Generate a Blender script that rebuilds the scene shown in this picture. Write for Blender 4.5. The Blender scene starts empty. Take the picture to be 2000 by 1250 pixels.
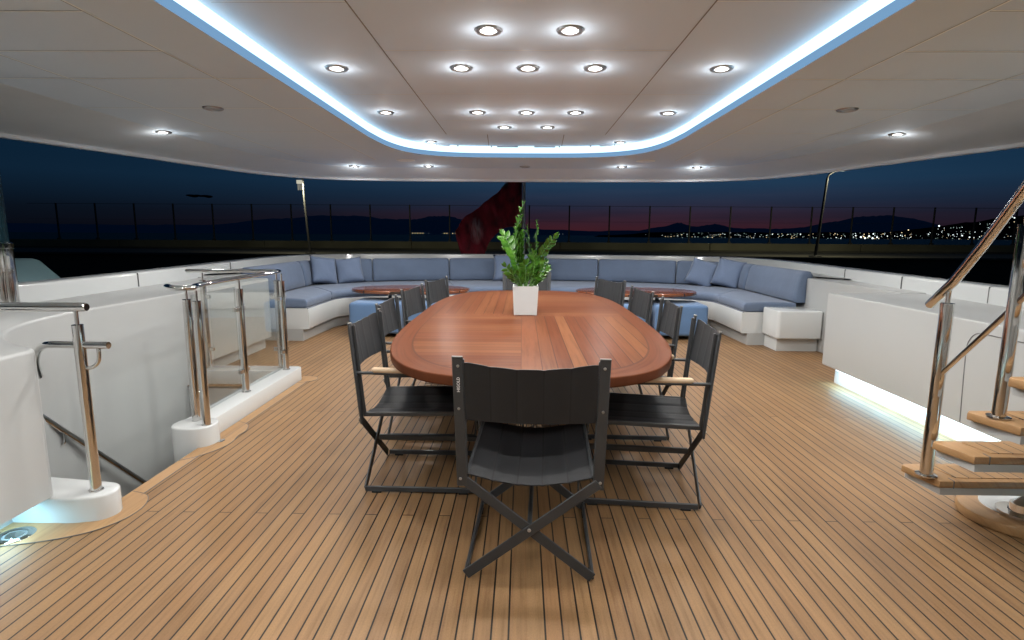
import bpy, bmesh, math, random
from mathutils import Vector, Matrix
random.seed(7)
S = bpy.context.scene
C = S.collection
PI = math.pi
rad = math.radians

# ------------------------------------------------------------------ camera
cam_d = bpy.data.cameras.new('camera')
cam_d.sensor_width = 36.0
cam_d.lens = 36.0 * 1080 / 2000
cam_d.clip_start = 0.05
cam_d.clip_end = 30000
cam = bpy.data.objects.new('camera', cam_d)
C.objects.link(cam)
_p, _y, _r = rad(8.79), rad(1.0), rad(0.35)
_f = Vector((-math.sin(_y) * math.cos(_p), math.cos(_y) * math.cos(_p), -math.sin(_p)))
_rt = Vector((math.cos(_y), math.sin(_y), 0))
_up = _rt.cross(_f)
_rt2 = _rt * math.cos(_r) + _up * math.sin(_r)
_up2 = _up * math.cos(_r) - _rt * math.sin(_r)
_m = Matrix((_rt2, _up2, -_f)).transposed().to_4x4()
_m.translation = Vector((-0.028, 0, 1.35))
cam.matrix_world = _m
S.camera = cam

# ------------------------------------------------------------------ render / exposure
S.view_settings.view_transform = 'Standard'
S.view_settings.look = 'None'
S.view_settings.exposure = 0.12
S.view_settings.gamma = 1.0
S.cycles.max_bounces = 8
S.cycles.diffuse_bounces = 4
S.cycles.glossy_bounces = 4
S.cycles.transmission_bounces = 6
S.cycles.transparent_max_bounces = 8
S.cycles.sample_clamp_indirect = 4.0
S.cycles.caustics_reflective = False
S.cycles.caustics_refractive = False
S.cycles.use_denoising = True

# ------------------------------------------------------------------ node helpers
class NT:
    def __init__(s, tree):
        s.t = tree; s.n = tree.nodes; s.l = tree.links
    def node(s, typ, **kw):
        n = s.n.new(typ)
        for k, v in kw.items():
            setattr(n, k, v)
        return n
    def put(s, sock, v):
        if hasattr(v, 'is_output') or isinstance(v, bpy.types.NodeSocket):
            s.l.new(v, sock)
        else:
            sock.default_value = v
    def m(s, op, a, b=None, c=None, clamp=False):
        n = s.node('ShaderNodeMath', operation=op)
        n.use_clamp = clamp
        s.put(n.inputs[0], a)
        if b is not None: s.put(n.inputs[1], b)
        if c is not None: s.put(n.inputs[2], c)
        return n.outputs[0]
    def mix(s, f, a, b, blend='MIX'):
        n = s.node('ShaderNodeMix', data_type='RGBA', blend_type=blend)
        s.put(n.inputs[0], f)
        s.put(n.inputs[6], a if not isinstance(a, tuple) else (*a[:3], 1))
        s.put(n.inputs[7], b if not isinstance(b, tuple) else (*b[:3], 1))
        return n.outputs[2]
    def ramp(s, f, stops, interp='LINEAR'):
        n = s.node('ShaderNodeValToRGB')
        cr = n.color_ramp; cr.interpolation = interp
        while len(cr.elements) < len(stops): cr.elements.new(0.5)
        for e, (p, c) in zip(cr.elements, stops):
            e.position = p; e.color = (*c[:3], 1)
        s.put(n.inputs[0], f)
        return n.outputs[0]
    def noise(s, vec, scale, detail=3, rough=0.5):
        n = s.node('ShaderNodeTexNoise')
        if vec is not None: s.put(n.inputs['Vector'], vec)
        n.inputs['Scale'].default_value = scale
        n.inputs['Detail'].default_value = detail
        n.inputs['Roughness'].default_value = rough
        return n.outputs['Fac']
    def vec(s, x, y, z=0.0):
        n = s.node('ShaderNodeCombineXYZ')
        for i, v in enumerate((x, y, z)): s.put(n.inputs[i], v)
        return n.outputs[0]
    def sep(s, v):
        n = s.node('ShaderNodeSeparateXYZ'); s.put(n.inputs[0], v)
        return n.outputs
    def white(s, vec):
        n = s.node('ShaderNodeTexWhiteNoise', noise_dimensions='3D')
        s.put(n.inputs['Vector'], vec)
        return n.outputs['Value']
    def bump(s, h, strength=0.3, dist=0.002):
        n = s.node('ShaderNodeBump')
        n.inputs['Strength'].default_value = strength
        n.inputs['Distance'].default_value = dist
        s.put(n.inputs['Height'], h)
        return n.outputs[0]
    def obj(s):
        return s.node('ShaderNodeTexCoord').outputs['Object']

def new_mat(name):
    m = bpy.data.materials.new(name); m.use_nodes = True
    nt = NT(m.node_tree)
    b = next(n for n in nt.n if n.type == 'BSDF_PRINCIPLED')
    return m, nt, b

def mat(name, col, rough=0.5, metal=0.0, coat=0.0, var=0.06, vscale=4.0, rvar=0.0, bump=0.0, bscale=200.0, spec=0.5, sheen=0.0):
    m, nt, b = new_mat(name)
    o = nt.obj()
    n = nt.noise(o, vscale, 4)
    lo = tuple(max(0, c * (1 - var)) for c in col); hi = tuple(min(1, c * (1 + var)) for c in col)
    nt.put(b.inputs['Base Color'], nt.ramp(n, [(0.3, lo), (0.7, hi)]))
    if rvar:
        nr = nt.noise(o, vscale * 2.3, 3)
        nt.put(b.inputs['Roughness'], nt.m('MULTIPLY_ADD', nr, rvar * 2, rough - rvar))
    else:
        b.inputs['Roughness'].default_value = rough
    b.inputs['Metallic'].default_value = metal
    b.inputs['Specular IOR Level'].default_value = spec
    b.inputs['Coat Weight'].default_value = coat
    b.inputs['Coat Roughness'].default_value = 0.08
    if sheen: b.inputs['Sheen Weight'].default_value = sheen
    if bump:
        nt.put(b.inputs['Normal'], nt.bump(nt.noise(o, bscale, 2), bump, 0.001))
    return m

def emat(name, col, strength):
    m = bpy.data.materials.new(name); m.use_nodes = True
    nt = NT(m.node_tree); nt.n.clear()
    e = nt.node('ShaderNodeEmission'); e.inputs[0].default_value = (*col, 1); e.inputs[1].default_value = strength
    o = nt.node('ShaderNodeOutputMaterial'); nt.l.new(e.outputs[0], o.inputs[0])
    return m

# ------------------------------------------------------------------ world: dusk sky
W = bpy.data.worlds.new('World'); S.world = W; W.use_nodes = True
wt = NT(W.node_tree)
bg = next(n for n in wt.n if n.type == 'BACKGROUND')
g = wt.node('ShaderNodeTexCoord').outputs['Generated']
sx, sy_, sz = wt.sep(g)
az = wt.m('ARCTAN2', sx, sy_)                                  # 0 = aft, + = starboard side of the picture
glow = wt.m('EXPONENT', wt.m('MULTIPLY', wt.m('POWER', wt.m('DIVIDE', wt.m('SUBTRACT', az, 0.22), 0.46), 2.0), -1.0))
zc = wt.m('MAXIMUM', sz, 0.0)
blue = wt.ramp(zc, [(0.0, (0.0026, 0.0036, 0.0075)), (0.035, (0.0038, 0.0082, 0.017)), (0.085, (0.0062, 0.024, 0.053)), (0.2, (0.002, 0.018, 0.045)), (0.6, (0.002, 0.008, 0.022))])
red = wt.ramp(zc, [(0.0, (0.044, 0.0055, 0.0050)), (0.018, (0.032, 0.0048, 0.0052)), (0.045, (0.015, 0.0052, 0.009)), (0.09, (0.006, 0.010, 0.015)), (0.16, (0, 0, 0))])
cl = wt.noise(wt.vec(wt.m('MULTIPLY', az, 3.0), wt.m('MULTIPLY', zc, 45.0), 0.3), 1.6, 4)
redc = wt.mix(glow, (0, 0, 0), red)
redc = wt.mix(1.0, redc, wt.ramp(cl, [(0.35, (0.72, 0.72, 0.75)), (0.65, (1.15, 1.1, 1.1))]), 'MULTIPLY')
gb = wt.m('MULTIPLY_ADD', wt.m('EXPONENT', wt.m('MULTIPLY', wt.m('POWER', wt.m('DIVIDE', wt.m('SUBTRACT', az, 0.30), 0.75), 2.0), -1.0)), 0.75, 0.5)
bl2 = wt.mix(1.0, blue, wt.vec(gb, gb, gb), 'MULTIPLY')
sky = wt.mix(1.0, bl2, redc, 'ADD')
wt.l.new(sky, bg.inputs[0]); bg.inputs[1].default_value = 1.0

# ------------------------------------------------------------------ mesh helpers
def tag(o, label=None, cat=None, group=None, kind=None):
    if label: o['label'] = label
    if cat: o['category'] = cat
    if group: o['group'] = group
    if kind: o['kind'] = kind
    return o

def link(name, me, m=None, parent=None):
    o = bpy.data.objects.new(name, me); C.objects.link(o)
    if m is not None:
        for mm in (m if isinstance(m, (list, tuple)) else [m]):
            me.materials.append(mm)
    if parent: o.parent = parent
    return o

def empty(name, loc=(0, 0, 0), rz=0.0, label=None, cat=None, group=None):
    o = bpy.data.objects.new(name, None); C.objects.link(o)
    o.empty_display_size = 0.1
    o.location = loc; o.rotation_euler = (0, 0, rz)
    return tag(o, label, cat, group)

def smooth(me, ang=35):
    bm = bmesh.new(); bm.from_mesh(me)
    for f in bm.faces: f.smooth = True
    for e in bm.edges:
        if len(e.link_faces) == 2:
            e.smooth = e.calc_face_angle(0) < rad(ang)
    bm.to_mesh(me); bm.free()

class MB:
    """collects shapes of ONE part"""
    def __init__(s): s.bm = bmesh.new(); s.mi = 0
    def _f(s, vs):
        try:
            f = s.bm.faces.new(vs); f.material_index = s.mi; return f
        except ValueError: return None
    def box(s, c, d, bev=0.0, seg=2, rz=0.0, M=None):
        t = bmesh.new(); bmesh.ops.create_cube(t, size=1.0)
        for v in t.verts: v.co = Vector((v.co.x * d[0], v.co.y * d[1], v.co.z * d[2]))
        if bev: bmesh.ops.bevel(t, geom=t.edges[:], offset=bev, segments=seg, profile=0.5, affect='EDGES')
        mm = Matrix.Translation(c) @ Matrix.Rotation(rz, 4, 'Z')
        if M is not None: mm = M @ mm
        s.join(t, mm); return s
    def join(s, t, mm=None):
        if mm is not None: t.transform(mm)
        mp = {v: s.bm.verts.new(v.co) for v in t.verts}
        for f in t.faces: s._f([mp[v] for v in f.verts])
        t.free()
    def prism(s, poly, z0, z1, bev=0.0, seg=2, vert=0.0, vseg=4, toponly=False):
        t = bmesh.new()
        a = [t.verts.new((x, y, z0)) for x, y in poly]
        f = t.faces.new(a); f.normal_update()
        if f.normal.z > 0: f.normal_flip()
        r = bmesh.ops.extrude_face_region(t, geom=[f])
        top = [v for v in r['geom'] if isinstance(v, bmesh.types.BMVert)]
        for v in top: v.co.z = z1
        bmesh.ops.recalc_face_normals(t, faces=t.faces[:])
        if vert:
            es = [e for e in t.edges if abs(e.verts[0].co.z - e.verts[1].co.z) > 1e-6]
            bmesh.ops.bevel(t, geom=es, offset=vert, segments=vseg, profile=0.5, affect='EDGES')
        if bev:
            es = [e for e in t.edges if abs(e.verts[0].co.z - e.verts[1].co.z) < 1e-6 and len(e.link_faces) == 2 and e.calc_face_angle(0) > 0.5 and (not toponly or e.verts[0].co.z > z1 - 1e-5)]
            bmesh.ops.bevel(t, geom=es, offset=bev, segments=seg, profile=0.5, affect='EDGES')
        s.join(t); return s
    def tube(s, pts, r, n=12, caps=True, ry=None, flat=None):
        P = [Vector(p) for p in pts]
        rs = r if isinstance(r, (list, tuple)) else [r] * len(P)
        T = []
        for i in range(len(P)):
            a = P[max(i - 1, 0)]; b = P[min(i + 1, len(P) - 1)]
            T.append((b - a).normalized())
        up = Vector((0, 0, 1)) if abs(T[0].z) < 0.9 else Vector((0, 1, 0))
        u = T[0].cross(up).normalized(); rings = []
        for i, p in enumerate(P):
            u = (u - T[i] * u.dot(T[i])).normalized(); w = T[i].cross(u)
            k = 1.0
            if 0 < i < len(P) - 1:
                ca = (P[i] - P[i - 1]).normalized().dot((P[i + 1] - P[i]).normalized())
                k = 1.0 / max(0.6, math.sqrt((1 + ca) / 2))
            rr = rs[i]; r2 = (ry if ry is not None else rr)
            rings.append([s.bm.verts.new(p + u * math.cos(2 * PI * j / n) * rr * k + w * math.sin(2 * PI * j / n) * r2 * k) for j in range(n)])
        for a, b in zip(rings, rings[1:]):
            for j in range(n): s._f([a[j], a[(j + 1) % n], b[(j + 1) % n], b[j]])
        if caps: s._f(rings[0][::-1]); s._f(rings[-1])
        return s
    def bar(s, a, b, w, t, nrm):
        """flat bar from a to b: width w, thickness t along nrm"""
        a = Vector(a); b = Vector(b); d = (b - a); L = d.length; d.normalize()
        n = Vector(nrm); n = (n - d * n.dot(d)).normalized(); u = d.cross(n)
        t_ = bmesh.new(); bmesh.ops.create_cube(t_, size=1.0)
        for v in t_.verts: v.co = Vector((v.co.x * w, v.co.y * t, v.co.z * L))
        bmesh.ops.bevel(t_, geom=t_.edges[:], offset=min(w, t) * 0.22, segments=1, affect='EDGES')
        mm = Matrix((u, n, d)).transposed().to_4x4(); mm.translation = (a + b) / 2
        s.join(t_, mm); return s
    def lathe(s, prof, c=(0, 0, 0), n=24, M=None):
        t = bmesh.new(); rings = []
        for r, z in prof:
            rings.append([t.verts.new((r * math.cos(2 * PI * j / n), r * math.sin(2 * PI * j / n), z)) for j in range(n)] if r > 1e-6 else [t.verts.new((0, 0, z))])
        for a, b in zip(rings, rings[1:]):
            for j in range(n):
                k = (j + 1) % n
                if len(a) == 1 and len(b) == 1: continue
                if len(a) == 1: t.faces.new([a[0], b[k], b[j]])
                elif len(b) == 1: t.faces.new([a[j], a[k], b[0]])
                else: t.faces.new([a[j], a[k], b[k], b[j]])
        mm = Matrix.Translation(c)
        if M is not None: mm = M @ mm
        s.join(t, mm); return s
    def grid(s, rows, close_u=False, close_v=False):
        V = [[s.bm.verts.new(p) for p in r] for r in rows]
        nr = len(V); nc = len(V[0])
        for i in range(nr if close_u else nr - 1):
            for j in range(nc if close_v else nc - 1):
                s._f([V[i][j], V[i][(j + 1) % nc], V[(i + 1) % nr][(j + 1) % nc], V[(i + 1) % nr][j]])
        return V
    def build(s, name, m, parent=None, ang=35, recalc=True):
        if recalc: bmesh.ops.recalc_face_normals(s.bm, faces=s.bm.faces[:])
        me = bpy.data.meshes.new(name); s.bm.to_mesh(me); s.bm.free()
        if ang: smooth(me, ang)
        return link(name, me, m, parent)

def copy_tree(o, parent=None):
    c = o.copy(); C.objects.link(c)
    if parent: c.parent = parent
    for ch in list(o.children): copy_tree(ch, c)
    return c

def spline(pts, k=6):
    out = []
    n = len(pts)
    for i in range(n - 1):
        p0 = pts[max(i - 1, 0)]; p1 = pts[i]; p2 = pts[i + 1]; p3 = pts[min(i + 2, n - 1)]
        for j in range(k):
            t = j / k
            out.append(tuple(0.5 * ((2 * b) + (-a + c) * t + (2 * a - 5 * b + 4 * c - d) * t * t + (-a + 3 * b - 3 * c + d) * t ** 3) for a, b, c, d in zip(p0, p1, p2, p3)))
    out.append(tuple(pts[-1]))
    return out

def mirrored(half):           # half: list from far left side to the centre (x<=0)
    return half + [(-p[0],) + tuple(p[1:]) for p in reversed(half) if abs(p[0]) > 1e-6]

def fill_with_hole(outer, inner, z):
    bm = bmesh.new()
    for loop in (outer, inner):
        if not loop: continue
        vs = [bm.verts.new((x, y, z)) for x, y in loop]
        for i in range(len(vs)): bm.edges.new((vs[i], vs[(i + 1) % len(vs)]))
    bmesh.ops.triangle_fill(bm, use_beauty=True, edges=bm.edges[:])
    return bm

# ------------------------------------------------------------------ materials
GEL = mat('gelcoat_white', (0.55, 0.57, 0.57), 0.15, coat=0.3, var=0.015, vscale=1.2)
GELM = mat('gelcoat_satin', (0.385, 0.395, 0.392), 0.3, spec=0.35, var=0.02, vscale=1.2)
CEIL = mat('ceiling_panel', (0.72, 0.83, 0.93), 0.72, var=0.02, vscale=0.8, spec=0.2)  # bluish albedo put in to cancel the warm bounce light off the teak
SEAM = mat('ceiling_seam', (0.93, 1.0, 1.0), 0.5, var=0.02)
SEAMD = mat('seam_dark', (0.12, 0.12, 0.12), 0.6)
STEEL = mat('polished_steel', (0.72, 0.71, 0.69), 0.07, metal=1.0, var=0.03, vscale=8, rvar=0.03)
BRUSH = mat('bezel_steel', (0.42, 0.42, 0.42), 0.32, metal=1.0, var=0.03)
BLACKM = mat('chair_metal', (0.040, 0.043, 0.046), 0.42, var=0.10, vscale=12, rvar=0.06, spec=0.5)
RUB = mat('black_rubber', (0.012, 0.012, 0.012), 0.7)
LIP = emat('lip_glow', (0.19, 0.36, 0.58), 0.9)  # ceiling lip, no lamp itself: the LED's blue wash is put in as emission
LED = emat('led_strip_light', (0.56, 0.82, 1.0), 1.9)
TOE = emat('toe_led', (0.80, 0.95, 1.0), 3.0)
BULB = emat('lamp_lens', (1.0, 0.95, 0.86), 9.0)
RIVET = mat('rivet', (0.55, 0.55, 0.54), 0.3, metal=0.9)
ARMW = None

def glass_mat():
    m = bpy.data.materials.new('clear_glass'); m.use_nodes = True
    nt = NT(m.node_tree); nt.n.clear()
    tr = nt.node('ShaderNodeBsdfTransparent'); tr.inputs[0].default_value = (0.97, 0.985, 0.98, 1)
    gl = nt.node('ShaderNodeBsdfGlossy'); gl.inputs['Roughness'].default_value = 0.02
    lw = nt.node('ShaderNodeLayerWeight'); lw.inputs[0].default_value = 0.18
    mx = nt.node('ShaderNodeMixShader'); o = nt.node('ShaderNodeOutputMaterial')
    nt.l.new(nt.m('MULTIPLY_ADD', lw.outputs['Fresnel'], 0.35, 0.02), mx.inputs[0])
    nt.l.new(tr.outputs[0], mx.inputs[1]); nt.l.new(gl.outputs[0], mx.inputs[2]); nt.l.new(mx.outputs[0], o.inputs[0])
    return m
GLASS = glass_mat()

def fabric(name, col, scale=420, bump=0.35, rough=0.85, var=0.07, sheen=0.2):
    m, nt, b = new_mat(name)
    o = nt.obj()
    x, y, z = nt.sep(o)
    w = nt.noise(o, scale, 2)
    big = nt.noise(o, 3.0, 4)
    lo = tuple(c * (1 - var) for c in col); hi = tuple(c * (1 + var) for c in col)
    c1 = nt.ramp(big, [(0.3, lo), (0.7, hi)])
    c2 = nt.mix(1.0, c1, nt.ramp(w, [(0.3, (0.86, 0.86, 0.87)), (0.7, (1.08, 1.08, 1.08))]), 'MULTIPLY')
    nt.put(b.inputs['Base Color'], c2)
    b.inputs['Roughness'].default_value = rough
    b.inputs['Sheen Weight'].default_value = sheen
    h = nt.m('ADD', nt.m('MULTIPLY', w, 0.35), nt.m('MULTIPLY', nt.noise(o, 9.0, 3), 3.0))
    nt.put(b.inputs['Normal'], nt.bump(h, bump, 0.003))
    return m
BLUE = fabric('blue_upholstery', (0.104, 0.143, 0.218))
PIL = fabric('pillow_fabric', (0.125, 0.170, 0.262), bump=0.6)
POUF = fabric('ottoman_fabric', (0.095, 0.180, 0.330), bump=0.15)
PIPE = fabric('piping_dark', (0.07, 0.09, 0.15), bump=0.1)
SLING = fabric('sling_mesh', (0.010, 0.011, 0.013), scale=900, bump=0.25, rough=0.62, sheen=0.0)

def wood_grain(nt, x, y, key, tones, sx=55.0, sy=2.2):
    """colour of one board: tone by key + grain along y"""
    w = nt.white(key)
    base = nt.ramp(w, tones)
    off = nt.m('MULTIPLY', w, 37.0)
    gr = nt.noise(nt.vec(nt.m('MULTIPLY', x, sx), nt.m('MULTIPLY', y, sy), off), 1.0, 5, 0.6)
    c = nt.mix(1.0, base, nt.ramp(gr, [(0.25, (0.74, 0.70, 0.66)), (0.5, (1, 1, 1)), (0.75, (1.15, 1.13, 1.10))]), 'MULTIPLY')
    return c, gr

def deck_mat():
    m, nt, b = new_mat('teak_planking')
    x, y, z = nt.sep(nt.obj())
    pw, kw = 0.0597, 0.0632
    ax = nt.m('ABSOLUTE', x)
    u = nt.m('DIVIDE', nt.m('SUBTRACT', ax, kw), pw)
    iu = nt.m('FLOOR', u)
    fr = nt.m('SUBTRACT', u, iu)
    isk = nt.m('LESS_THAN', ax, kw)
    sgn = nt.m('SIGN', x)
    e = nt.m('MINIMUM', fr, nt.m('SUBTRACT', 1.0, fr))            # 0 at seam
    ek = nt.m('DIVIDE', nt.m('ABSOLUTE', nt.m('SUBTRACT', ax, kw)), pw)
    es = nt.m('ADD', nt.m('MULTIPLY', isk, ek), nt.m('MULTIPLY', nt.m('SUBTRACT', 1.0, isk), e))
    seam = nt.m('LESS_THAN', es, 0.054)
    idx = nt.m('MULTIPLY', nt.m('ADD', iu, 1.0), sgn)
    ph = nt.m('FLOORED_MODULO', nt.m('ADD', idx, 300.0), 3.0)
    v = nt.m('DIVIDE', nt.m('SUBTRACT', nt.m('SUBTRACT', y, 2.50), nt.m('MULTIPLY', ph, 1.56)), 4.68)
    v = nt.m('ADD', v, nt.m('MULTIPLY', isk, 0.37))
    iv = nt.m('FLOOR', v)
    fv = nt.m('SUBTRACT', v, iv)
    ev = nt.m('MULTIPLY', nt.m('MINIMUM', fv, nt.m('SUBTRACT', 1.0, fv)), 4.68)
    butt = nt.m('LESS_THAN', ev, 0.0024)
    line = nt.m('MAXIMUM', seam, butt)
    tones = [(0.0, (0.218, 0.122, 0.055)), (0.35, (0.252, 0.144, 0.066)), (0.6, (0.276, 0.162, 0.075)), (0.8, (0.236, 0.136, 0.064)), (1.0, (0.255, 0.139, 0.062))]
    c, gr = wood_grain(nt, x, y, nt.vec(idx, iv, 1.0), tones, 70.0, 3.0)
    blot = nt.noise(nt.vec(x, y, 0), 1.6, 4)
    c = nt.mix(1.0, c, nt.ramp(blot, [(0.28, (0.88, 0.88, 0.89)), (0.5, (0.98, 0.98, 0.98)), (0.72, (1.06, 1.05, 1.03))]), 'MULTIPLY')
    spk = nt.noise(nt.vec(nt.m('MULTIPLY', x, 260.0), nt.m('MULTIPLY', y, 120.0), 0), 1.0, 2)
    c = nt.mix(1.0, c, nt.ramp(spk, [(0.3, (0.90, 0.90, 0.90)), (0.7, (1.07, 1.07, 1.07))]), 'MULTIPLY')
    col = nt.mix(line, c, (0.010, 0.007, 0.005))
    nt.put(b.inputs['Base Color'], col)
    nt.put(b.inputs['Roughness'], nt.m('MULTIPLY_ADD', gr, 0.15, 0.46))
    b.inputs['Specular IOR Level'].default_value = 0.35
    h = nt.m('SUBTRACT', nt.m('MULTIPLY', gr, 0.25), line)
    nt.put(b.inputs['Normal'], nt.bump(h, 0.25, 0.0015))
    return m
DECK = deck_mat()

def plain_wood(name, tones, axis='y', sx=55.0, sy=2.5, rough=0.45, coat=0.0, board=None):
    m, nt, b = new_mat(name)
    x, y, z = nt.sep(nt.obj())
    if axis == 'x': x, y = y, x
    line = None
    if board:
        u = nt.m('DIVIDE', nt.m('ADD', x, 50.0), board); iu = nt.m('FLOOR', u); fr = nt.m('SUBTRACT', u, iu)
        line = nt.m('LESS_THAN', fr, 0.09); key = nt.vec(iu, 0.0, 2.0)
    else: key = nt.vec(0.2, 0.7, 0.1)
    c, gr = wood_grain(nt, nt.m('ADD', x, nt.m('MULTIPLY', z, 0.7)), y, key, tones, sx, sy)
    if line is not None: c = nt.mix(line, c, (0.03, 0.02, 0.014))
    nt.put(b.inputs['Base Color'], c)
    b.inputs['Roughness'].default_value = rough
    b.inputs['Coat Weight'].default_value = coat
    nt.put(b.inputs['Normal'], nt.bump(gr, 0.12, 0.001))
    return m
TEAK_T = [(0.0, (0.32, 0.185, 0.082)), (1.0, (0.36, 0.212, 0.098))]
TEAKB = plain_wood('teak_border', TEAK_T)
TEAKX = plain_wood('teak_step_planks', TEAK_T, board=0.06)
ARMW = plain_wood('arm_wood', [(0, (0.66, 0.50, 0.34)), (1, (0.70, 0.54, 0.37))], axis='y', sy=6)
COFT = plain_wood('varnished_table_wood', [(0, (0.17, 0.055, 0.024)), (0.5, (0.21, 0.078, 0.032)), (1, (0.15, 0.047, 0.021))], axis='x', rough=0.2, coat=0.5, board=0.11)

TA, TB, TN = 0.822, 1.86, 3.3      # table half width, half length, exponent
def table_mat():
    m, nt, b = new_mat('varnished_table_top')
    x, y, z = nt.sep(nt.obj())
    ax = nt.m('ABSOLUTE', x); ay = nt.m('ABSOLUTE', y)
    f = nt.m('ADD', nt.m('POWER', nt.m('DIVIDE', ax, TA - 0.115), TN), nt.m('POWER', nt.m('DIVIDE', ay, TB - 0.115), TN))
    inner = nt.m('LESS_THAN', f, 1.0)
    rim_line = nt.m('LESS_THAN', nt.m('ABSOLUTE', nt.m('SUBTRACT', f, 1.0)), 0.018)
    band = 0.048
    inband = nt.m('MAXIMUM', nt.m('LESS_THAN', ax, band), nt.m('LESS_THAN', ay, band))
    bl = nt.m('MAXIMUM', nt.m('LESS_THAN', nt.m('ABSOLUTE', nt.m('SUBTRACT', ax, band)), 0.0016), nt.m('LESS_THAN', nt.m('ABSOLUTE', nt.m('SUBTRACT', ay, band)), 0.0016))
    mid = nt.m('LESS_THAN', nt.m('ABSOLUTE', x), 0.0012)
    # boards run along y where x*y < 0 ... near right (x>0,y<0) and far left
    longi = nt.m('LESS_THAN', nt.m('MULTIPLY', x, y), 0.0)
    sp = 0.0725
    def brd(t):
        u = nt.m('DIVIDE', nt.m('SUBTRACT', nt.m('ABSOLUTE', t), band), sp)
        iu = nt.m('FLOOR', u); fr = nt.m('SUBTRACT', u, iu)
        e = nt.m('MINIMUM', fr, nt.m('SUBTRACT', 1.0, fr))
        return iu, nt.m('LESS_THAN', e, 0.036)
    ix, lx = brd(x); iy, ly = brd(y)
    q = nt.m('ADD', nt.m('SIGN', x), nt.m('MULTIPLY', nt.m('SIGN', y), 3.0))
    tones = [(0.0, (0.094, 0.031, 0.015)), (0.3, (0.116, 0.041, 0.020)), (0.55, (0.134, 0.053, 0.025)), (0.8, (0.102, 0.036, 0.018)), (1.0, (0.150, 0.062, 0.029))]
    cl, gl_ = wood_grain(nt, x, y, nt.vec(ix, q, 1.0), tones, 60.0, 2.2)
    cc, gc = wood_grain(nt, y, x, nt.vec(iy, q, 5.0), tones, 60.0, 2.2)
    c = nt.mix(longi, cc, cl)
    seam = nt.m('ADD', nt.m('MULTIPLY', longi, lx), nt.m('MULTIPLY', nt.m('SUBTRACT', 1.0, longi), nt.m('MULTIPLY', ly, 0.65)))
    c = nt.mix(seam, c, (0.055, 0.022, 0.014))
    cb, gbn = wood_grain(nt, x, y, nt.vec(3.0, 2.0, 5.0), [(0, (0.116, 0.042, 0.020)), (1, (0.13, 0.048, 0.024))] or [(0, (0.211, 0.061, 0.030)), (1, (0.231, 0.069, 0.036))], 45.0, 3.0)
    c = nt.mix(inband, c, cb)
    c = nt.mix(nt.m('MULTIPLY', bl, 0.7), c, (0.055, 0.022, 0.014))
    cr, grn = wood_grain(nt, nt.m('MULTIPLY', f, 0.35), nt.m('ARCTAN2', x, nt.m('MULTIPLY', y, 0.46)), nt.vec(3.0, 2.0, 9.0), [(0, (0.105, 0.036, 0.018)), (1, (0.122, 0.043, 0.021))] or [(0, (0.198, 0.052, 0.026)), (1, (0.224, 0.063, 0.030))], 40.0, 2.5)
    c = nt.mix(inner, cr, c)
    c = nt.mix(nt.m('MULTIPLY', rim_line, 0.75), c, (0.06, 0.025, 0.016))
    nt.put(b.inputs['Base Color'], c)
    b.inputs['Roughness'].default_value = 0.33
    b.inputs['Specular IOR Level'].default_value = 0.010
    nt.put(b.inputs['Normal'], nt.bump(nt.m('SUBTRACT', nt.m('MULTIPLY', gl_, 0.15), seam), 0.08, 0.001))
    return m
TABLE = table_mat()

# ------------------------------------------------------------------ plan curves (half, from near left to centre aft)
BUL = spline([(-3.66, -2.2), (-3.66, 2.0), (-3.68, 4.2), (-3.74, 5.5), (-3.86, 6.8), (-3.97, 8.0), (-4.04, 8.9), (-3.98, 9.6), (-3.74, 10.2), (-3.25, 10.58), (-2.5, 10.76), (-1.4, 10.88), (0, 10.93)], 5)
BULF = mirrored(BUL)

def sweep(path, prof, closed=False, out_dir=1):
    """rows of points: prof = [(offset to the outside, z)]"""
    rows = []
    n = len(path)
    for i, p in enumerate(path):
        a = Vector(path[max(i - 1, 0)][:2]); b = Vector(path[min(i + 1, n - 1)][:2])
        t = (b - a).normalized(); nr = Vector((-t.y, t.x)) * out_dir   # left of travel = outside for left->right over the stern
        rows.append([(p[0] + nr.x * o, p[1] + nr.y * o, z) for o, z in prof])
    return rows

# ================================================================== SETTING
# deck
well = [(-2.07, 2.46), (-2.07, 4.72), (-3.03, 4.72), (-3.03, 3.4), (-2.9, 3.0), (-2.66, 2.7), (-2.4, 2.46)]
deck_out = [(p[0] * 1.02, p[1] + 0.04) for p in BULF]
bm = fill_with_hole(deck_out, well, 0.0)
for f in bm.faces:
    if f.normal.z < 0: f.normal_flip()
me = bpy.data.meshes.new('deck'); bm.to_mesh(me); bm.free()
deck = tag(link('deck', me, DECK), kind='structure')

# teak margin pieces around the stairwell and stanchion pads (sheets 4 mm above the deck)
mb = MB()
v = [mb.bm.verts.new(p) for p in ((-2.07, 2.60, 0.003), (-1.992, 2.60, 0.003), (-1.992, 5.0, 0.003), (-2.07, 5.0, 0.003))]; mb._f(v)
mb.build('deck_margin', TEAKB, ang=0)['kind'] = 'structure'
mb = MB(); mb.tube([(-1.9915, 2.66, 0.0025), (-1.9915, 4.9, 0.0025)], 0.0024, 5); mb.build('deck_caulk', SEAMD, ang=0)['kind'] = 'structure'
def pad(outer, closing):
    poly = outer + closing
    bm_ = fill_with_hole(poly, None, 0.004)
    for f in bm_.faces:
        f.normal_update()
        if f.normal.z < 0: f.normal_flip()
    me_ = bpy.data.meshes.new('deck_inlay'); bm_.to_mesh(me_); bm_.free()
    o = link('deck_inlay', me_, TEAKB); o['kind'] = 'structure'
    r = MB(); r.tube([(x, y, 0.0035) for x, y in outer], 0.0022, 5); q = r.build('deck_caulk', SEAMD, ang=0); q['kind'] = 'structure'
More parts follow.
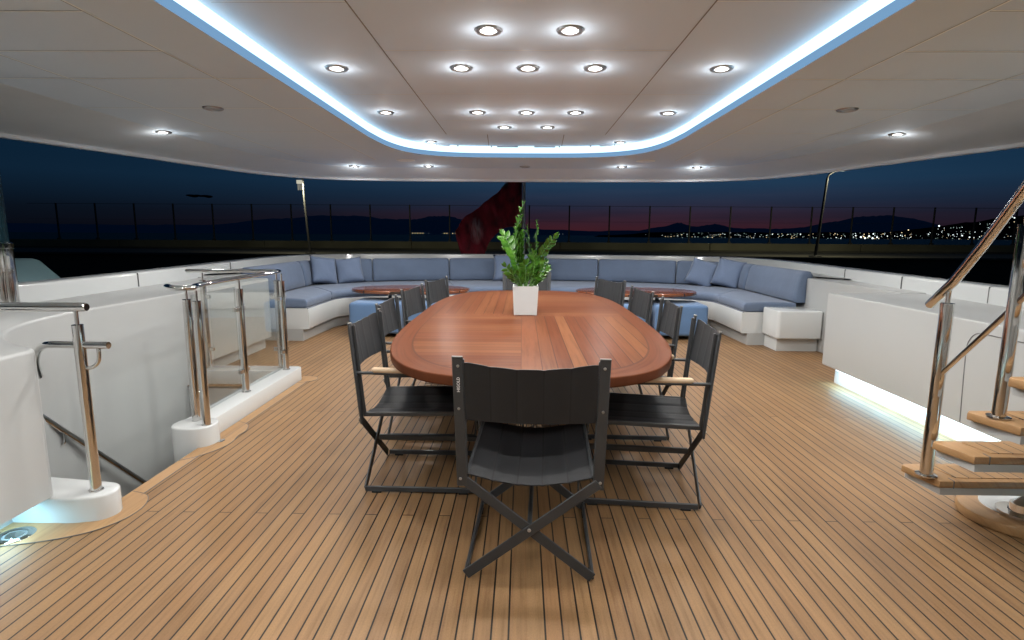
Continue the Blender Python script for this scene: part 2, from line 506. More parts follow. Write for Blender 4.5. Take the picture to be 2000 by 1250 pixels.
pad(spline([(-2.50, 2.14), (-2.3, 2.17), (-2.12, 2.22), (-1.98, 2.30), (-1.905, 2.42), (-1.90, 2.55), (-1.96, 2.66), (-2.065, 2.70)], 4), [(-2.065, 2.46), (-2.50, 2.44)])
pad(spline([(-2.066, 3.10), (-1.99, 3.17), (-1.93, 3.28), (-1.905, 3.40), (-1.925, 3.52), (-1.92, 3.62), (-1.97, 3.74), (-2.066, 3.80)], 4), [])
pad(spline([(-2.066, 4.86), (-1.98, 4.90), (-1.93, 4.98), (-1.98, 5.08), (-2.10, 5.10)], 4), [(-2.10, 4.99), (-2.066, 4.99)])

# bulwark
bw = empty('bulwark', (0, 0, 0), label='low white bulwark wall that sweeps round the stern behind the sofa', cat='wall')
mb = MB()
prof = [(0.0, -0.6), (0.0, 0.945), (0.006, 0.958), (0.02, 0.965), (0.21, 0.965), (0.225, 0.958), (0.232, 0.945), (0.26, -2.6)]
mb.grid(sweep(BULF, prof)); mb.build('wall', GEL, bw, 40)
mb = MB()
mb = None
for (x, y) in ((-3.72, 5.25), (-3.90, 7.3), (3.74, 5.55), (3.85, 6.72), (3.69, 4.45), (-3.67, 3.6)):
    mb = MB(); mb.box((x, y, 0.897), (0.012, 0.006, 0.128))
    mb.box((x + (0.115 if x > 0 else -0.115), y, 0.9655), (0.22, 0.006, 0.003)); mb.build('panel_joint', SEAMD, bw, 0)
# shelf behind the sofa cushions
SB = spline([(-3.37, 6.86), (-3.38, 8.6), (-3.33, 8.95), (-3.02, 9.30), (-2.57, 9.50), (-1.35, 9.88), (0, 10.02)], 6)
def resample(path, n):
    L = [0]
    for a, b in zip(path, path[1:]): L.append(L[-1] + (Vector(b[:2]) - Vector(a[:2])).length)
    out = []
    for i in range(n):
        s_ = L[-1] * i / (n - 1); k = 0
        while k < len(L) - 2 and L[k + 1] < s_: k += 1
        t = (s_ - L[k]) / max(1e-9, L[k + 1] - L[k])
        out.append(tuple(a + (b - a) * t for a, b in zip(path[k], path[k + 1])))
    return out
a_ = resample(mirrored(SB), 80); b_ = resample([p for p in BULF if p[1] > 6.3], 80)
mb = MB(); mb.grid([[(p[0], p[1], 0.0), (p[0] * 1.065, p[1] + 0.22 * max(0.0, min(1.0, (p[1] - 8.6) / 0.9)), 0.86), (q[0], q[1], 0.86)] for p, q in zip(a_, b_)])
mb.build('shelf', GELM, bw, 30)

# bulkhead of the deckhouse behind the viewpoint
mb = MB(); mb.box((0, -2.3, 1.0), (9.6, 0.12, 3.2))
for x in (-3.0, -1.0, 1.0, 3.0): mb.box((x, -2.22, 1.15), (1.3, 0.03, 1.9), 0.01, 1)
tag(mb.build('deckhouse_bulkhead', GELM, None, 0), 'white deckhouse bulkhead closing the deck behind the viewpoint', 'wall')

mb = MB(); mb.box((3.72, 6.02, 0.42), (0.48, 1.70, 0.84), 0.012, 2); mb.build('end_lining', GELM, bw, 40)
mb = MB(); mb.box((-3.71, 6.63, 0.42), (0.54, 0.46, 0.84), 0.012, 2); mb.build('end_lining', GELM, bw, 40)

# side consoles (white lockers with a ledge)
cl = empty('side_console', (-3.0, 3, 0), label='long white locker console with a curved end wrapping the stairwell on the left', cat='console')
def loc(pts, o): return [(x - o[0], y - o[1]) for x, y in pts]
arc = [(-2.20, 2.36), (-2.24, 2.42), (-2.42, 2.52), (-2.66, 2.72), (-2.84, 2.98), (-2.95, 3.3), (-3.0, 3.7)]
arc = spline(arc, 4)
top = [(-3.64, -2.1), (-2.20, -2.1)] + arc + [(-3.0, 6.42), (-3.80, 6.42), (-3.72, 5.5), (-3.66, 4.2), (-3.64, 2.0)]
mb = MB(); mb.prism(loc(top, (-3.0, 3)), 0.135, 0.83, bev=0.018, seg=3, toponly=True); mb.build('body', GELM, cl, 50)
low = [(-3.62, -2.1), (-2.40, -2.1), (-2.40, 2.40)] + [p for p in arc if p[1] > 2.5] + [(-3.0, 4.9), (-3.07, 4.9), (-3.07, 6.40), (-3.70, 6.40), (-3.62, 4.9), (-3.62, 2.0)]
mb = MB(); mb.prism(loc(low, (-3.0, 3)), -1.9, 0.135); mb.build('plinth', GELM, cl, 50)
mb = MB(); mb.box((0.70, -3.0, 0.13), (0.02, 4.6, 0.006)); mb.build('led_strip', TOE, cl, 0)

cr = empty('side_console', (2.84, 3, 0), label='long white locker console with a glowing toe kick behind the staircase on the right', cat='console')
mb = MB(); mb.prism(loc([(2.84, -2.1), (3.64, -2.1), (3.64, 2.0), (3.66, 4.2), (3.715, 5.2), (2.84, 5.2)], (2.84, 3)), 0.145, 0.83, bev=0.014, seg=3); mb.build('body', GELM, cr, 50)
mb = MB(); mb.prism(loc([(2.90, -2.1), (3.60, -2.1), (3.60, 5.08), (2.90, 5.08)], (2.84, 3)), -0.02, 0.145); mb.build('plinth', GEL, cr, 30)
mb = MB(); mb.box((0.028, -0.2, 0.1395), (0.018, 4.4, 0.007)); mb.build('led_strip', TOE, cr, 0)
# access door in its face: rounded outline groove
mb = MB()
dpts = spline([(-0.001, 0.52, 0.16), (-0.001, 0.535, 0.40), (-0.001, 0.545, 0.63), (-0.001, 0.53, 0.70), (-0.001, 0.49, 0.745), (-0.001, 0.42, 0.757), (-0.001, 0.20, 0.757), (-0.001, -1.2, 0.757)], 4)
mb.tube(dpts, 0.0035, 6); o = mb.build('door', SEAMD, cr)

# little ledge lamps' receivers are only reflections; stairwell side wall and steps
mb = MB(); mb.box((-2.03, 3.6, -0.97), (0.078, 2.3, 1.90)); mb.box((-2.55, 4.76, -0.97), (1.0, 0.078, 1.90))
st = empty('stairwell', (-2.55, 3.6, -1.9), label='white lined stairwell opening sunk in the deck on the left', cat='stairwell')
o = mb.build('lining', GELM, st, 0); o.location = (2.55, -3.6, 1.9)
mb = MB()
for k in range(6): mb.box((0.0, -0.45 + 0.25 * k, 1.32 - 0.2 * k), (0.86, 0.27, 0.04), 0.006)
o = mb.build('steps', TEAKX, st, 0)

# ------------------------------------------------------------------ roof / ceiling
pairs = [((-3.40, -2.2), (-4.8, -2.2)), ((-3.42, 2.0), (-4.8, 2.2)), ((-3.42, 3.8), (-4.66, 4.1)), ((-3.43, 4.7), (-4.43, 5.05)), ((-3.43, 5.5), (-4.16, 5.95)), ((-3.38, 6.3), (-3.96, 6.7)), ((-3.28, 7.0), (-3.74, 7.45)), ((-3.08, 7.55), (-3.46, 8.0)), ((-2.76, 7.95), (-3.08, 8.36)), ((-2.30, 8.17), (-2.5, 8.56)), ((-1.4, 8.26), (-1.5, 8.64)), ((0, 8.29), (0, 8.66))]
CR = mirrored(spline([p[0] for p in pairs], 5)); ED = mirrored(spline([p[1] for p in pairs], 5))
ring_half = spline([(-1.56, -1.0), (-1.56, 2.0), (-1.56, 5.2), (-1.55, 5.8), (-1.50, 6.3), (-1.37, 6.7), (-1.12, 6.96), (-0.78, 7.09), (-0.4, 7.125), (0, 7.13)], 5)
RING = mirrored(ring_half)
roof = empty('canopy_roof', (0, 3, 2.3), label='pale grey panelled deckhead roof with rounded aft edge over the dining deck', cat='ceiling')
def under(bm_, name, m, par):
    me = bpy.data.meshes.new(name); bm_.to_mesh(me); bm_.free()
    o = link(name, me, m, par); o.location = (0, -3, -2.3); return o
bm = fill_with_hole(CR, RING, 2.3)
for f in bm.faces:
    f.normal_update()
    if f.normal.z > 0: f.normal_flip()
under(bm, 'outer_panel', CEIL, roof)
mb = MB(); rows = []
for c, e in zip(CR, ED):
    c = Vector(c); e = Vector(e); d = (e - c).normalized(); r_ = []
    for t in (0, 0.12, 0.3, 0.55, 0.8, 1.0):
        p = c.lerp(e, t); r_.append((p.x, p.y, 2.3 - 0.115 * (t ** 1.0)))
    for o_, z in ((0.006, 2.176), (0.010, 2.152), (0.045, 2.146), (0.080, 2.152), (0.090, 2.60)):
        r_.append((e.x + d.x * o_, e.y + d.y * o_, z))
    rows.append(r_)
mb.grid(rows); o = mb.build('cove_edge', mat('cove_lit', (0.84, 0.90, 0.94), 0.35, var=0.015, spec=0.4), roof, 15); o.location = (0, -3, -2.3)  # paler than the panels, standing for light reflected in the cove
# roof top
bm = fill_with_hole([(r_[-1][0], r_[-1][1]) for r_ in rows], None, 2.6); under(bm, 'roof_top', GELM, roof)
# recessed inner panel
ZI = 2.435
bm = fill_with_hole([(x * 1.02, y + 0.01) for x, y in RING], None, ZI)
for f in bm.faces:
    f.normal_update()
    if f.normal.z > 0: f.normal_flip()
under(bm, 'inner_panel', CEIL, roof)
JOINTD = mat('joint_shadow_gap', (0.20, 0.20, 0.20), 0.6)
# panel joints
def strips(lst, z, w, name, m):
    mb = MB()
    for a, b in lst:
        a = Vector((*a, z)); b = Vector((*b, z)); d = (b - a).normalized(); n = Vector((-d.y, d.x, 0)) * w
        mb.mi = 0
        q = [mb.bm.verts.new(v) for v in (a - n, a + n, b + n, b - n)]; mb._f(q)
        n2 = n * 1.6; mb.mi = 1
        q = [mb.bm.verts.new(v) for v in (a + n, a + n2, b + n2, b + n)]; mb._f(q)
    o = mb.build(name, [m, JOINTD], roof, 0); o.location = (0, -3, -2.3)
strips([((-1.94, 0), (-1.94, 7.4)), ((-2.87, 0), (-2.87, 7.6)), ((1.94, 0), (1.94, 7.4)), ((2.9, 0), (2.9, 7.6))] +
       [((s_ * 1.6, y), (s_ * 3.40, y)) for s_ in (-1, 1) for y in (1.6, 3.6, 4.42, 5.42, 6.4)] +
       [((s_ * 1.95, y), (s_ * 3.40, y)) for s_ in (-1, 1) for y in (2.55, 3.08, 7.2)], 2.2985, 0.0062, 'panel_joint', SEAM)
strips([((s_ * 1.52, y), (s_ * 0.875, y)) for s_ in (-1, 1) for y in (0.9, 2.8, 4.55, 6.1)] +
       [((-0.86, y), (0.86, y)) for y in (1.2, 2.3, 3.5, 4.53, 5.55, 6.3)], ZI - 0.0015, 0.0042, 'panel_joint', SEAM)
strips([((s_ * 0.87, 0), (s_ * 0.87, 6.3)) for s_ in (-1, 1)] + [((s_ * 0.42, 6.3), (s_ * 0.45, 7.1)) for s_ in (-1, 1)], ZI - 0.0015, 0.0030, 'panel_joint', mat('joint_grey', (0.22, 0.21, 0.20), 0.6))

# LED cove
led = empty('led_cove_light', (0, 3, 2.3), label='continuous blue-white LED strip light tracing a rounded loop in the ceiling', cat='light strip')
path = RING + [RING[0]]
mb = MB(); rows = []
def ring_rows(prof):
    n = len(RING); out = []
    for i, p in enumerate(RING):
        a = Vector(RING[i - 1]) if i else Vector((RING[0][0], RING[0][1] - 1)); b = Vector(RING[i + 1]) if i < n - 1 else Vector((RING[-1][0], RING[-1][1] - 1))
        t = (b - a).normalized(); nr = Vector((-t.y, t.x))
        out.append([(p[0] + nr.x * o, p[1] + nr.y * o, z) for o, z in prof])
    return out
mb.grid(ring_rows([(0.0, 2.298), (-0.004, 2.298), (-0.004, 2.298), (-0.004, 2.322), (0.0, 2.324), (0.0, 2.352)])); o = mb.build('glow_lip', LIP, led, 50); o.location = (0, -3, -2.3)  # plain lip, made emissive to look lit by the band above
mb = MB(); mb.grid(ring_rows([(0.0, 2.3525), (0.012, 2.3525), (0.012, 2.436)])); o = mb.build('light_band', LED, led, 50); o.location = (0, -3, -2.3)
mb = MB()
for (x, y) in ((-1.08, 6.965), (-0.83, 7.055), (-0.42, 7.112), (0.0 - 0.12, 7.12), (0.13, 7.12), (0.42, 7.112), (0.80, 7.06), (1.08, 6.965)):
    mb = MB(); mb.box((x, y - 3 - 0.012, ZI - 2.3 - 0.009), (0.016, 0.02, 0.018)); mb.build('bracket', GEL, led, 0)
mb = MB()
for (x, y, w, rz) in ((-0.22, 7.105, 0.26, 0), (0.24, 7.105, 0.26, 0), (-1.0, 6.985, 0.16, 0.42), (0.98, 6.985, 0.16, -0.42)):
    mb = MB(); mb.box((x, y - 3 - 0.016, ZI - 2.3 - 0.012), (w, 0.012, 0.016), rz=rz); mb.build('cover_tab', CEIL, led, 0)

# ------------------------------------------------------------------ downlights
def lamp(parent, energy, size=0.04, angle=166, blend=0.5, col=(1.0, 0.97, 0.93)):
    d = bpy.data.lights.new('lamp', 'SPOT'); d.energy = energy; d.color = col; d.spot_size = rad(angle); d.spot_blend = blend; d.shadow_soft_size = size
    o = bpy.data.objects.new('lamp_light', d); C.objects.link(o); o.parent = parent; o.location = (0, 0, -0.02)
    d = bpy.data.lights.new('lamp_spill', 'POINT'); d.energy = energy * 0.019; d.color = (0.97, 0.985, 1.0); d.shadow_soft_size = 0.03; d.specular_factor = 0.0
    o = bpy.data.objects.new('lamp_spill', d); C.objects.link(o); o.parent = parent; o.location = (0, 0, -0.085)
    return o
EN = 47.0
LENS_OFF = mat('frosted_lens', (0.35, 0.35, 0.34), 0.3)
def make_downlight(lit=True):
    r = empty('downlight')
    mb = MB(); mb.lathe([(0.043, -0.003), (0.048, -0.010), (0.060, -0.014), (0.071, -0.010), (0.076, 0.0)], n=28); mb.build('bezel', BRUSH, r, 40)
    mb = MB(); mb.lathe([(0.0, -0.010), (0.030, -0.009), (0.044, -0.006)], n=24); mb.build('lens', BULB if lit else LENS_OFF, r, 40)
    return r
proto = make_downlight(); proto_off = make_downlight(False)
usedl = [False, False]
IN = [(-0.22, 3.17, 'foremost pair in the central cluster, left one'), (0.22, 3.17, 'foremost pair in the central cluster, right one'),
      (-1.27, 3.86, 'nearest one beside the left run of the blue strip'), (-0.44, 3.85, 'second row of the cluster, left of three'), (0.0, 3.85, 'second row of the cluster, middle of three'), (0.44, 3.85, 'second row of the cluster, right of three'), (1.27, 3.86, 'nearest one beside the right run of the blue strip'),
      (-1.27, 5.20, 'third row, inside the left bend of the blue strip'), (-0.44, 5.19, 'third row of the cluster, left of three'), (0.0, 5.19, 'third row of the cluster, middle of three'), (0.44, 5.19, 'third row of the cluster, right of three'), (1.27, 5.20, 'third row, inside the right bend of the blue strip'),
      (-0.22, 5.88, 'small aft pair of the cluster, left one'), (0.22, 5.88, 'small aft pair of the cluster, right one'), (-1.12, 6.80, 'tucked in the aft left corner of the blue strip'), (1.12, 6.80, 'tucked in the aft right corner of the blue strip')]
BEH = [(-1.27, 2.3), (1.27, 2.3), (-0.44, 2.3), (0.44, 2.3), (-1.27, 0.9), (1.27, 0.9), (-0.44, 0.7), (0.44, 0.7), (-1.27, -0.5), (1.27, -0.5)]
OUT = [(-3.46, 5.42, 'by the left curved eave, lit, on its own', 1), (3.46, 5.42, 'by the right curved eave, lit, on its own', 1),
       (-2.42, 8.05, 'aft eave row, farthest left', 1), (-1.36, 8.03, 'aft eave row, second from the left', 1), (1.36, 8.03, 'aft eave row, fourth, right of the dark one', 1), (2.42, 8.05, 'aft eave row, farthest right', 1),
       (-2.42, 4.42, 'unlit, in the left outer ceiling panel', 0), (2.42, 4.42, 'unlit, in the right outer ceiling panel', 0), (0.0, 8.05, 'unlit, middle of the aft eave row', 0),
       (-3.46, 2.6, '', 1), (3.46, 2.6, '', 1), (-2.42, 1.5, '', 1), (2.42, 1.5, '', 1)]
def put_light(x, y, z, lab, lit, e=1.0):
    k = 0 if lit else 1; src = (proto, proto_off)[k]
    o = src if not usedl[k] else copy_tree(src)
    usedl[k] = True
    o.location = (x, y, z)
    tag(o, ('round steel-rimmed ceiling downlight, ' + lab) if lab else 'round steel-rimmed ceiling downlight above and behind the viewpoint', 'downlight', 'ceiling downlights')
    return o
placed = []
for x, y, l in IN: placed.append((put_light(x, y, ZI, l, True), 1.0))
for x, y in BEH: placed.append((put_light(x, y, ZI, '', True), 0.72))
for x, y, l, lit in OUT:
    z = 2.3 if abs(x) < 3.43 else 2.2985
    o = put_light(x, y, z, l, lit)
    if lit: placed.append((o, 1.7 if y > 7 else 1.0))
for o, k in placed: lamp(o, EN * k)

for x, y, l in ((-1.56, 7.42, 'left'), (1.56, 7.42, 'right')):
    mb = MB(); mb.lathe([(0.0, -0.010), (0.10, -0.010), (0.118, -0.007), (0.124, 0.0)], n=32)
    o = mb.build('ceiling_speaker', SEAM); o.location = (x, y, 2.3)
    tag(o, f'flat round pale ceiling speaker just aft of the {l} bend of the blue strip', 'speaker', 'ceiling speakers')

# toe-kick lights (lit LED strips under both consoles)
def area(parent, loc_, sx_, sy__, e, col, rot=(0, 0, 0)):
    d = bpy.data.lights.new('toe_light', 'AREA'); d.shape = 'RECTANGLE'; d.size = sx_; d.size_y = sy__; d.energy = e; d.color = col
    o = bpy.data.objects.new('toe_light', d); C.objects.link(o); o.parent = parent; o.location = loc_; o.rotation_euler = rot
    return o
area(cr, (0.028, -0.2, 0.134), 0.02, 4.4, 23, (0.36, 0.76, 1.0))
area(cl, (0.70, -3.0, 0.125), 0.02, 4.6, 30, (0.38, 0.78, 1.0))

# ================================================================== SOFA
sofa = empty('stern_sofa', (0, 8, 0), label='wide U-shaped blue upholstered sofa on a white base along the stern', cat='sofa')
def sloc(rows): return [[(x, y - 8, z) for x, y, z in r] for r in rows]
FRH = spline([(-2.72, 6.84), (-2.72, 7.75), (-2.66, 7.98), (-2.40, 8.22), (-2.05, 8.36), (-1.2, 8.58), (0, 8.70)], 6)
FRH = [p for p in FRH]
NS = 121
Ff = resample(mirrored(FRH), NS); Bf = resample(mirrored(SB), NS)
# pair by landmarks: sides / corner / far
def pairpaths():
    fh = FRH; bh = SB
    segF = [fh[0:7], fh[6:25], fh[24:]]; segB = [bh[0:7], bh[6:25], bh[24:]]
    F = []; B = []
    for a, b, n in zip(segF, segB, (16, 16, 30)):
        ra = resample(a, n); rb = resample(b, n)
        if F: ra = ra[1:]; rb = rb[1:]
        F += ra; B += rb
    return mirrored(F), mirrored(B)
FP, BP = pairpaths()
N = len(FP)
def loft(i0, i1, z0, z1, fo, bo, rr=0.0, endr=0.0, crown=0.0, bulge=0.0):
    """closed loft between front and back path, cross section rounded"""
    rows = []
    F = FP[i0:i1 + 1]; B = BP[i0:i1 + 1]
    n = len(F)
    # cumulative length for end rounding
    def section(f, b, shrink, zs):
        f = Vector(f); b = Vector(b); d = (f - b); L = d.length; d.normalize()
        f2 = f + d * fo; b2 = b - d * bo
        pts = []
        r = max(rr, 0.001)
        def P(p, z): pts.append((p.x, p.y, z))
        zc_ = (z0 + z1) / 2
        A = []
        A.append((b2, z0)); 
        A.append((f2 - d * r, z0)); A.append((f2 - d * r * 0.3, z0 + r * 0.3)); A.append((f2 + d * bulge * 0.6, z0 + r)); A.append((f2 + d * bulge, zc_)); A.append((f2 + d * bulge * 0.6, z1 - r)); A.append((f2 - d * r * 0.3, z1 - r * 0.3)); A.append((f2 - d * r, z1))
        for t in (0.25, 0.5, 0.75): A.append((f2.lerp(b2, t), z1 + crown * math.sin(PI * t)))
        A.append((b2, z1))
        mid = (f2 + b2) / 2
        for p, z in A:
            p = mid + (p - mid) * (1 - shrink * 0.0)
            pts.append((p.x, p.y, zc_ + (z - zc_) * zs))
        return pts
    if endr:
        for k in (0,):
            d0 = (Vector(F[1]) - Vector(F[0])).normalized(); e0 = (Vector(B[1]) - Vector(B[0])).normalized()
            rows.append(section(Vector(F[0]) + d0 * 0.002, Vector(B[0]) + e0 * 0.002, 0, 0.62))
            rows.append(section(Vector(F[0]) + d0 * endr * 0.35, Vector(B[0]) + e0 * endr * 0.35, 0, 0.90))
            rows.append(section(Vector(F[0]) + d0 * endr, Vector(B[0]) + e0 * endr, 0, 1.0))
        for f, b in list(zip(F, B))[1:-1]: rows.append(section(f, b, 0, 1.0))
        d0 = (Vector(F[-2]) - Vector(F[-1])).normalized(); e0 = (Vector(B[-2]) - Vector(B[-1])).normalized()
        rows.append(section(Vector(F[-1]) + d0 * endr, Vector(B[-1]) + e0 * endr, 0, 1.0))
        rows.append(section(Vector(F[-1]) + d0 * endr * 0.35, Vector(B[-1]) + e0 * endr * 0.35, 0, 0.90))
        rows.append(section(Vector(F[-1]) + d0 * 0.002, Vector(B[-1]) + e0 * 0.002, 0, 0.62))
    else:
        rows = [section(f, b, 0, 1.0) for f, b in zip(F, B)]
    mb = MB(); V = mb.grid(sloc(rows), close_v=True)
    mb._f(V[0]); mb._f(V[-1][::-1])
    return mb
loft(0, N - 1, 0.15, 0.415, 0.015, 0.0, rr=0.02).build('base', GEL, sofa, 40)
loft(0, N - 1, 0.0, 0.152, -0.07, -0.02, rr=0.002).build('plinth', GELM, sofa, 40)
# seat cushions
H2 = (N - 1) // 2
cuts = [0, 15, 29, H2 - 16, H2 - 2]
cuts = [0, 15, 28, 44]
seg = [(0, 15), (15, 28), (28, 44)]
full = seg + [(44, N - 1 - 44)] + [(N - 1 - b, N - 1 - a) for a, b in reversed(seg)]
for a, b in full:
    loft(a, b, 0.417, 0.53, -0.01, 0.0, rr=0.03, endr=0.022, crown=0.012, bulge=0.006).build('seat_cushion', BLUE, sofa, 50)
mb = MB(); mb.tube([(p[0] * 1.0, p[1] - 8, 0.4165) for p in FP], 0.006, 6); mb.build('piping', PIPE, sofa, 50)
# back cushions along the back path, leaning outboard
BL = resample(mirrored(SB), 241)
Lc = [0]
for a, b in zip(BL, BL[1:]): Lc.append(Lc[-1] + (Vector(b) - Vector(a)).length)
def at_s(s_):
    s_ = max(0, min(Lc[-1], s_)); k = 0
    while k < len(Lc) - 2 and Lc[k + 1] < s_: k += 1
    t = (s_ - Lc[k]) / (Lc[k + 1] - Lc[k])
    p = Vector(BL[k]).lerp(Vector(BL[k + 1]), t); a = Vector(BL[max(k - 1, 0)]); b = Vector(BL[min(k + 2, len(BL) - 1)]); d = (b - a).normalized()
    return p, Vector((-d.y, d.x))
def s_of_x(x):                # arc length where far part crosses x
    best = min(range(60, 181), key=lambda k: abs(BL[k][0] - x)); return Lc[best]
def back_cushion(s0, s1, top0=0.925, top1=0.925, endr=0.05, rnd=(1, 1)):
    n = max(4, int((s1 - s0) / 0.08)); rows = []
    ss = [s0 + 0.003, s0 + endr * 0.3, s0 + endr] + [s0 + endr + (s1 - s0 - 2 * endr) * k / n for k in range(1, n)] + [s1 - endr, s1 - endr * 0.3, s1 - 0.003]
    for k, s_ in enumerate(ss):
        e = min(k, len(ss) - 1 - k); sc = (0.72, 0.92, 1.0)[e] if e < 3 else 1.0
        w = (s_ - s0) / (s1 - s0); puff = 0.018 * math.sin(PI * w) ** 0.5 if 0 < w < 1 else 0
        top_ = top0 + (top1 - top0) * w
        if e < 2: top_ -= (0.03, 0.008)[e]
        p, nr = at_s(s_)
        cs = []
        # (outboard offset, z) around
        prof = [(0.0, 0.535), (-0.012 - puff, 0.56), (0.0 - puff, 0.66), (0.025 - puff, 0.78), (0.05 - puff * 0.6, top_ - 0.05), (0.075, top_ - 0.012), (0.115, top_), (0.17, top_ - 0.006), (0.20, top_ - 0.04), (0.185, 0.72), (0.165, 0.535)]
        cx = sum(q[0] for q in prof) / len(prof); cz = sum(q[1] for q in prof) / len(prof)
        for o_, z in prof:
            o2 = cx + (o_ - cx) * sc
            cs.append((p.x + nr.x * o2, p.y + nr.y * o2, z))
        rows.append(cs)
    mb = MB(); V = mb.grid(sloc(rows), close_v=True); mb._f(V[0]); mb._f(V[-1][::-1])
    mb.build('back_cushion', BLUE, sofa, 60)
sc_ = [s_of_x(v) for v in (-2.60, -1.34, 0.0, 1.34, 2.60)]
T = Lc[-1]
bc = [(0.02, 1.62), (1.63, 2.02), (2.04, 2.74), (2.76, sc_[0] - 0.005)]
for a, b in bc[:2]: back_cushion(a, b)
back_cushion(2.03, sc_[0] - 0.004)
for a, b in zip(sc_, sc_[1:]): back_cushion(a + 0.003, b - 0.003)
back_cushion(sc_[-1] + 0.004, T - 2.03)
for a, b in reversed(bc[:2]): back_cushion(T - b, T - a)
# white end box at the starboard end of the sofa
mb = MB(); mb.prism([(2.95, 6.40), (3.475, 6.40), (3.475, 6.835), (2.95, 6.835)], 0.16, 0.49, bev=0.018, seg=3, vert=0.04)
mb.prism([(3.00, 6.50), (3.475, 6.50), (3.475, 6.835), (3.00, 6.835)], 0.0, 0.162)
o = mb.build('side_table_box', GEL, None, 40)
tag(o, 'white glossy box shelf joined to the right end of the blue sofa', 'side box')

# pillows
def pillow(w, h, t):
    mb = MB(); n = 14
    def pt(i, j, sgn):
        u = -1 + 2 * i / n; v = -1 + 2 * j / n
        pin = 1 - 0.055 * (1 - abs(u) ** 2) * (abs(v) ** 3) ; pin2 = 1 - 0.055 * (1 - abs(v) ** 2) * (abs(u) ** 3)
        th = t / 2 * max(0, (1 - abs(u) ** 2.6)) ** 0.5 * max(0, (1 - abs(v) ** 2.6)) ** 0.5
        wr = 0.006 * math.sin(5 * u + 3 * v) * (1 - u * u) * (1 - v * v)
        return (u * w / 2 * pin2, sgn * th + wr, v * h / 2 * pin)
    A = mb.grid([[pt(i, j, -1) for j in range(n + 1)] for i in range(n + 1)])
    B = mb.grid([[pt(i, j, 1) for j in range(n + 1)] for i in range(n + 1)])
    bmesh.ops.remove_doubles(mb.bm, verts=mb.bm.verts[:], dist=0.0005)
    return mb
PD = [(-3.22, 8.88, 0.765, 0.45, 0.46, 0.16, 48, 8, 'square blue-grey throw pillow in the left sofa corner, the left one of the two'),
      (-2.90, 9.16, 0.745, 0.44, 0.44, 0.16, 22, -6, 'square blue-grey throw pillow in the left sofa corner, the right one of the two'),
      (2.92, 9.12, 0.745, 0.44, 0.44, 0.16, -30, 16, 'square blue-grey throw pillow in the right sofa corner, left and more tilted of two'),
      (3.25, 8.86, 0.765, 0.45, 0.46, 0.16, -44, 9, 'square blue-grey throw pillow in the right sofa corner, the right one of the two'),
      (-0.06, 9.74, 0.775, 0.96, 0.48, 0.20, 0, 0, 'wide blue-grey pillow at the centre of the sofa behind the plant')]
for x, y, z, w, h, t, rz, ry, lab in PD:
    o = pillow(w, h, t).build('throw_pillow', PIL, None, 180)
    o.location = (x, y, z); o.rotation_euler = (rad(-22), rad(ry), rad(rz)); tag(o, lab, 'pillow', 'throw pillows on the sofa')

# ottomans
def ottoman():
    r = empty('ottoman')
    mb = MB(); mb.box((0, 0, 0.255), (0.68, 0.62, 0.41), 0.045, 4); mb.build('cushion', POUF, r, 60)
    mb = MB()
    for sx_ in (-1, 1):
        for sy2 in (-1, 1): mb.lathe([(0.0, 0.0), (0.022, 0.0), (0.022, 0.055), (0.0, 0.055)], (sx_ * 0.29, sy2 * 0.26, 0), n=12)
    mb.build('feet', STEEL, r, 30)
    return r
po = ottoman()
for i, (x, lab) in enumerate(((-1.95, 'cube-shaped blue ottoman at far left, beside the left row of chairs'), (-1.20, 'cube-shaped blue ottoman in front of the left coffee table, half hidden by chairs'), (1.31, 'cube-shaped blue ottoman in front of the right coffee table, half hidden by chairs'), (2.05, 'cube-shaped blue ottoman at far right, with its steel foot on the bare deck'))):
    o = po if i == 0 else copy_tree(po); o.location = (x, 7.42, 0); tag(o, lab, 'ottoman', 'blue ottomans')

# coffee tables
def sup(a, b, n, N_=72):
    out = []
    for i in range(N_):
        t = 2 * PI * i / N_; c = math.cos(t); s_ = math.sin(t)
        out.append((math.copysign(abs(c) ** (2 / n), c) * a, math.copysign(abs(s_) ** (2 / n), s_) * b))
    return out
def coffee():
    r = empty('coffee_table')
    mb = MB(); mb.prism(sup(0.83, 0.50, 2.2), 0.545, 0.588, bev=0.012, seg=3); mb.build('table_top', COFT, r, 50)
    mb = MB()
    mb.lathe([(0, 0), (0.16, 0), (0.16, 0.012), (0.035, 0.02), (0.035, 0.53), (0.12, 0.535), (0.12, 0.545), (0, 0.545)], (-0.3, 0, 0), n=20)
    mb.lathe([(0, 0), (0.16, 0), (0.16, 0.012), (0.035, 0.02), (0.035, 0.53), (0.12, 0.535), (0.12, 0.545), (0, 0.545)], (0.3, 0, 0), n=20)
    mb.build('pedestal', STEEL, r, 40)
    return r
pc = coffee(); pc2 = copy_tree(pc)
pc.location = (-1.60, 7.80, 0); pc2.location = (1.56, 7.72, 0)
tag(pc, 'oval varnished wooden coffee table before the left half of the sofa', 'coffee table', 'coffee tables')
tag(pc2, 'oval varnished wooden coffee table before the right half of the sofa', 'coffee table', 'coffee tables')

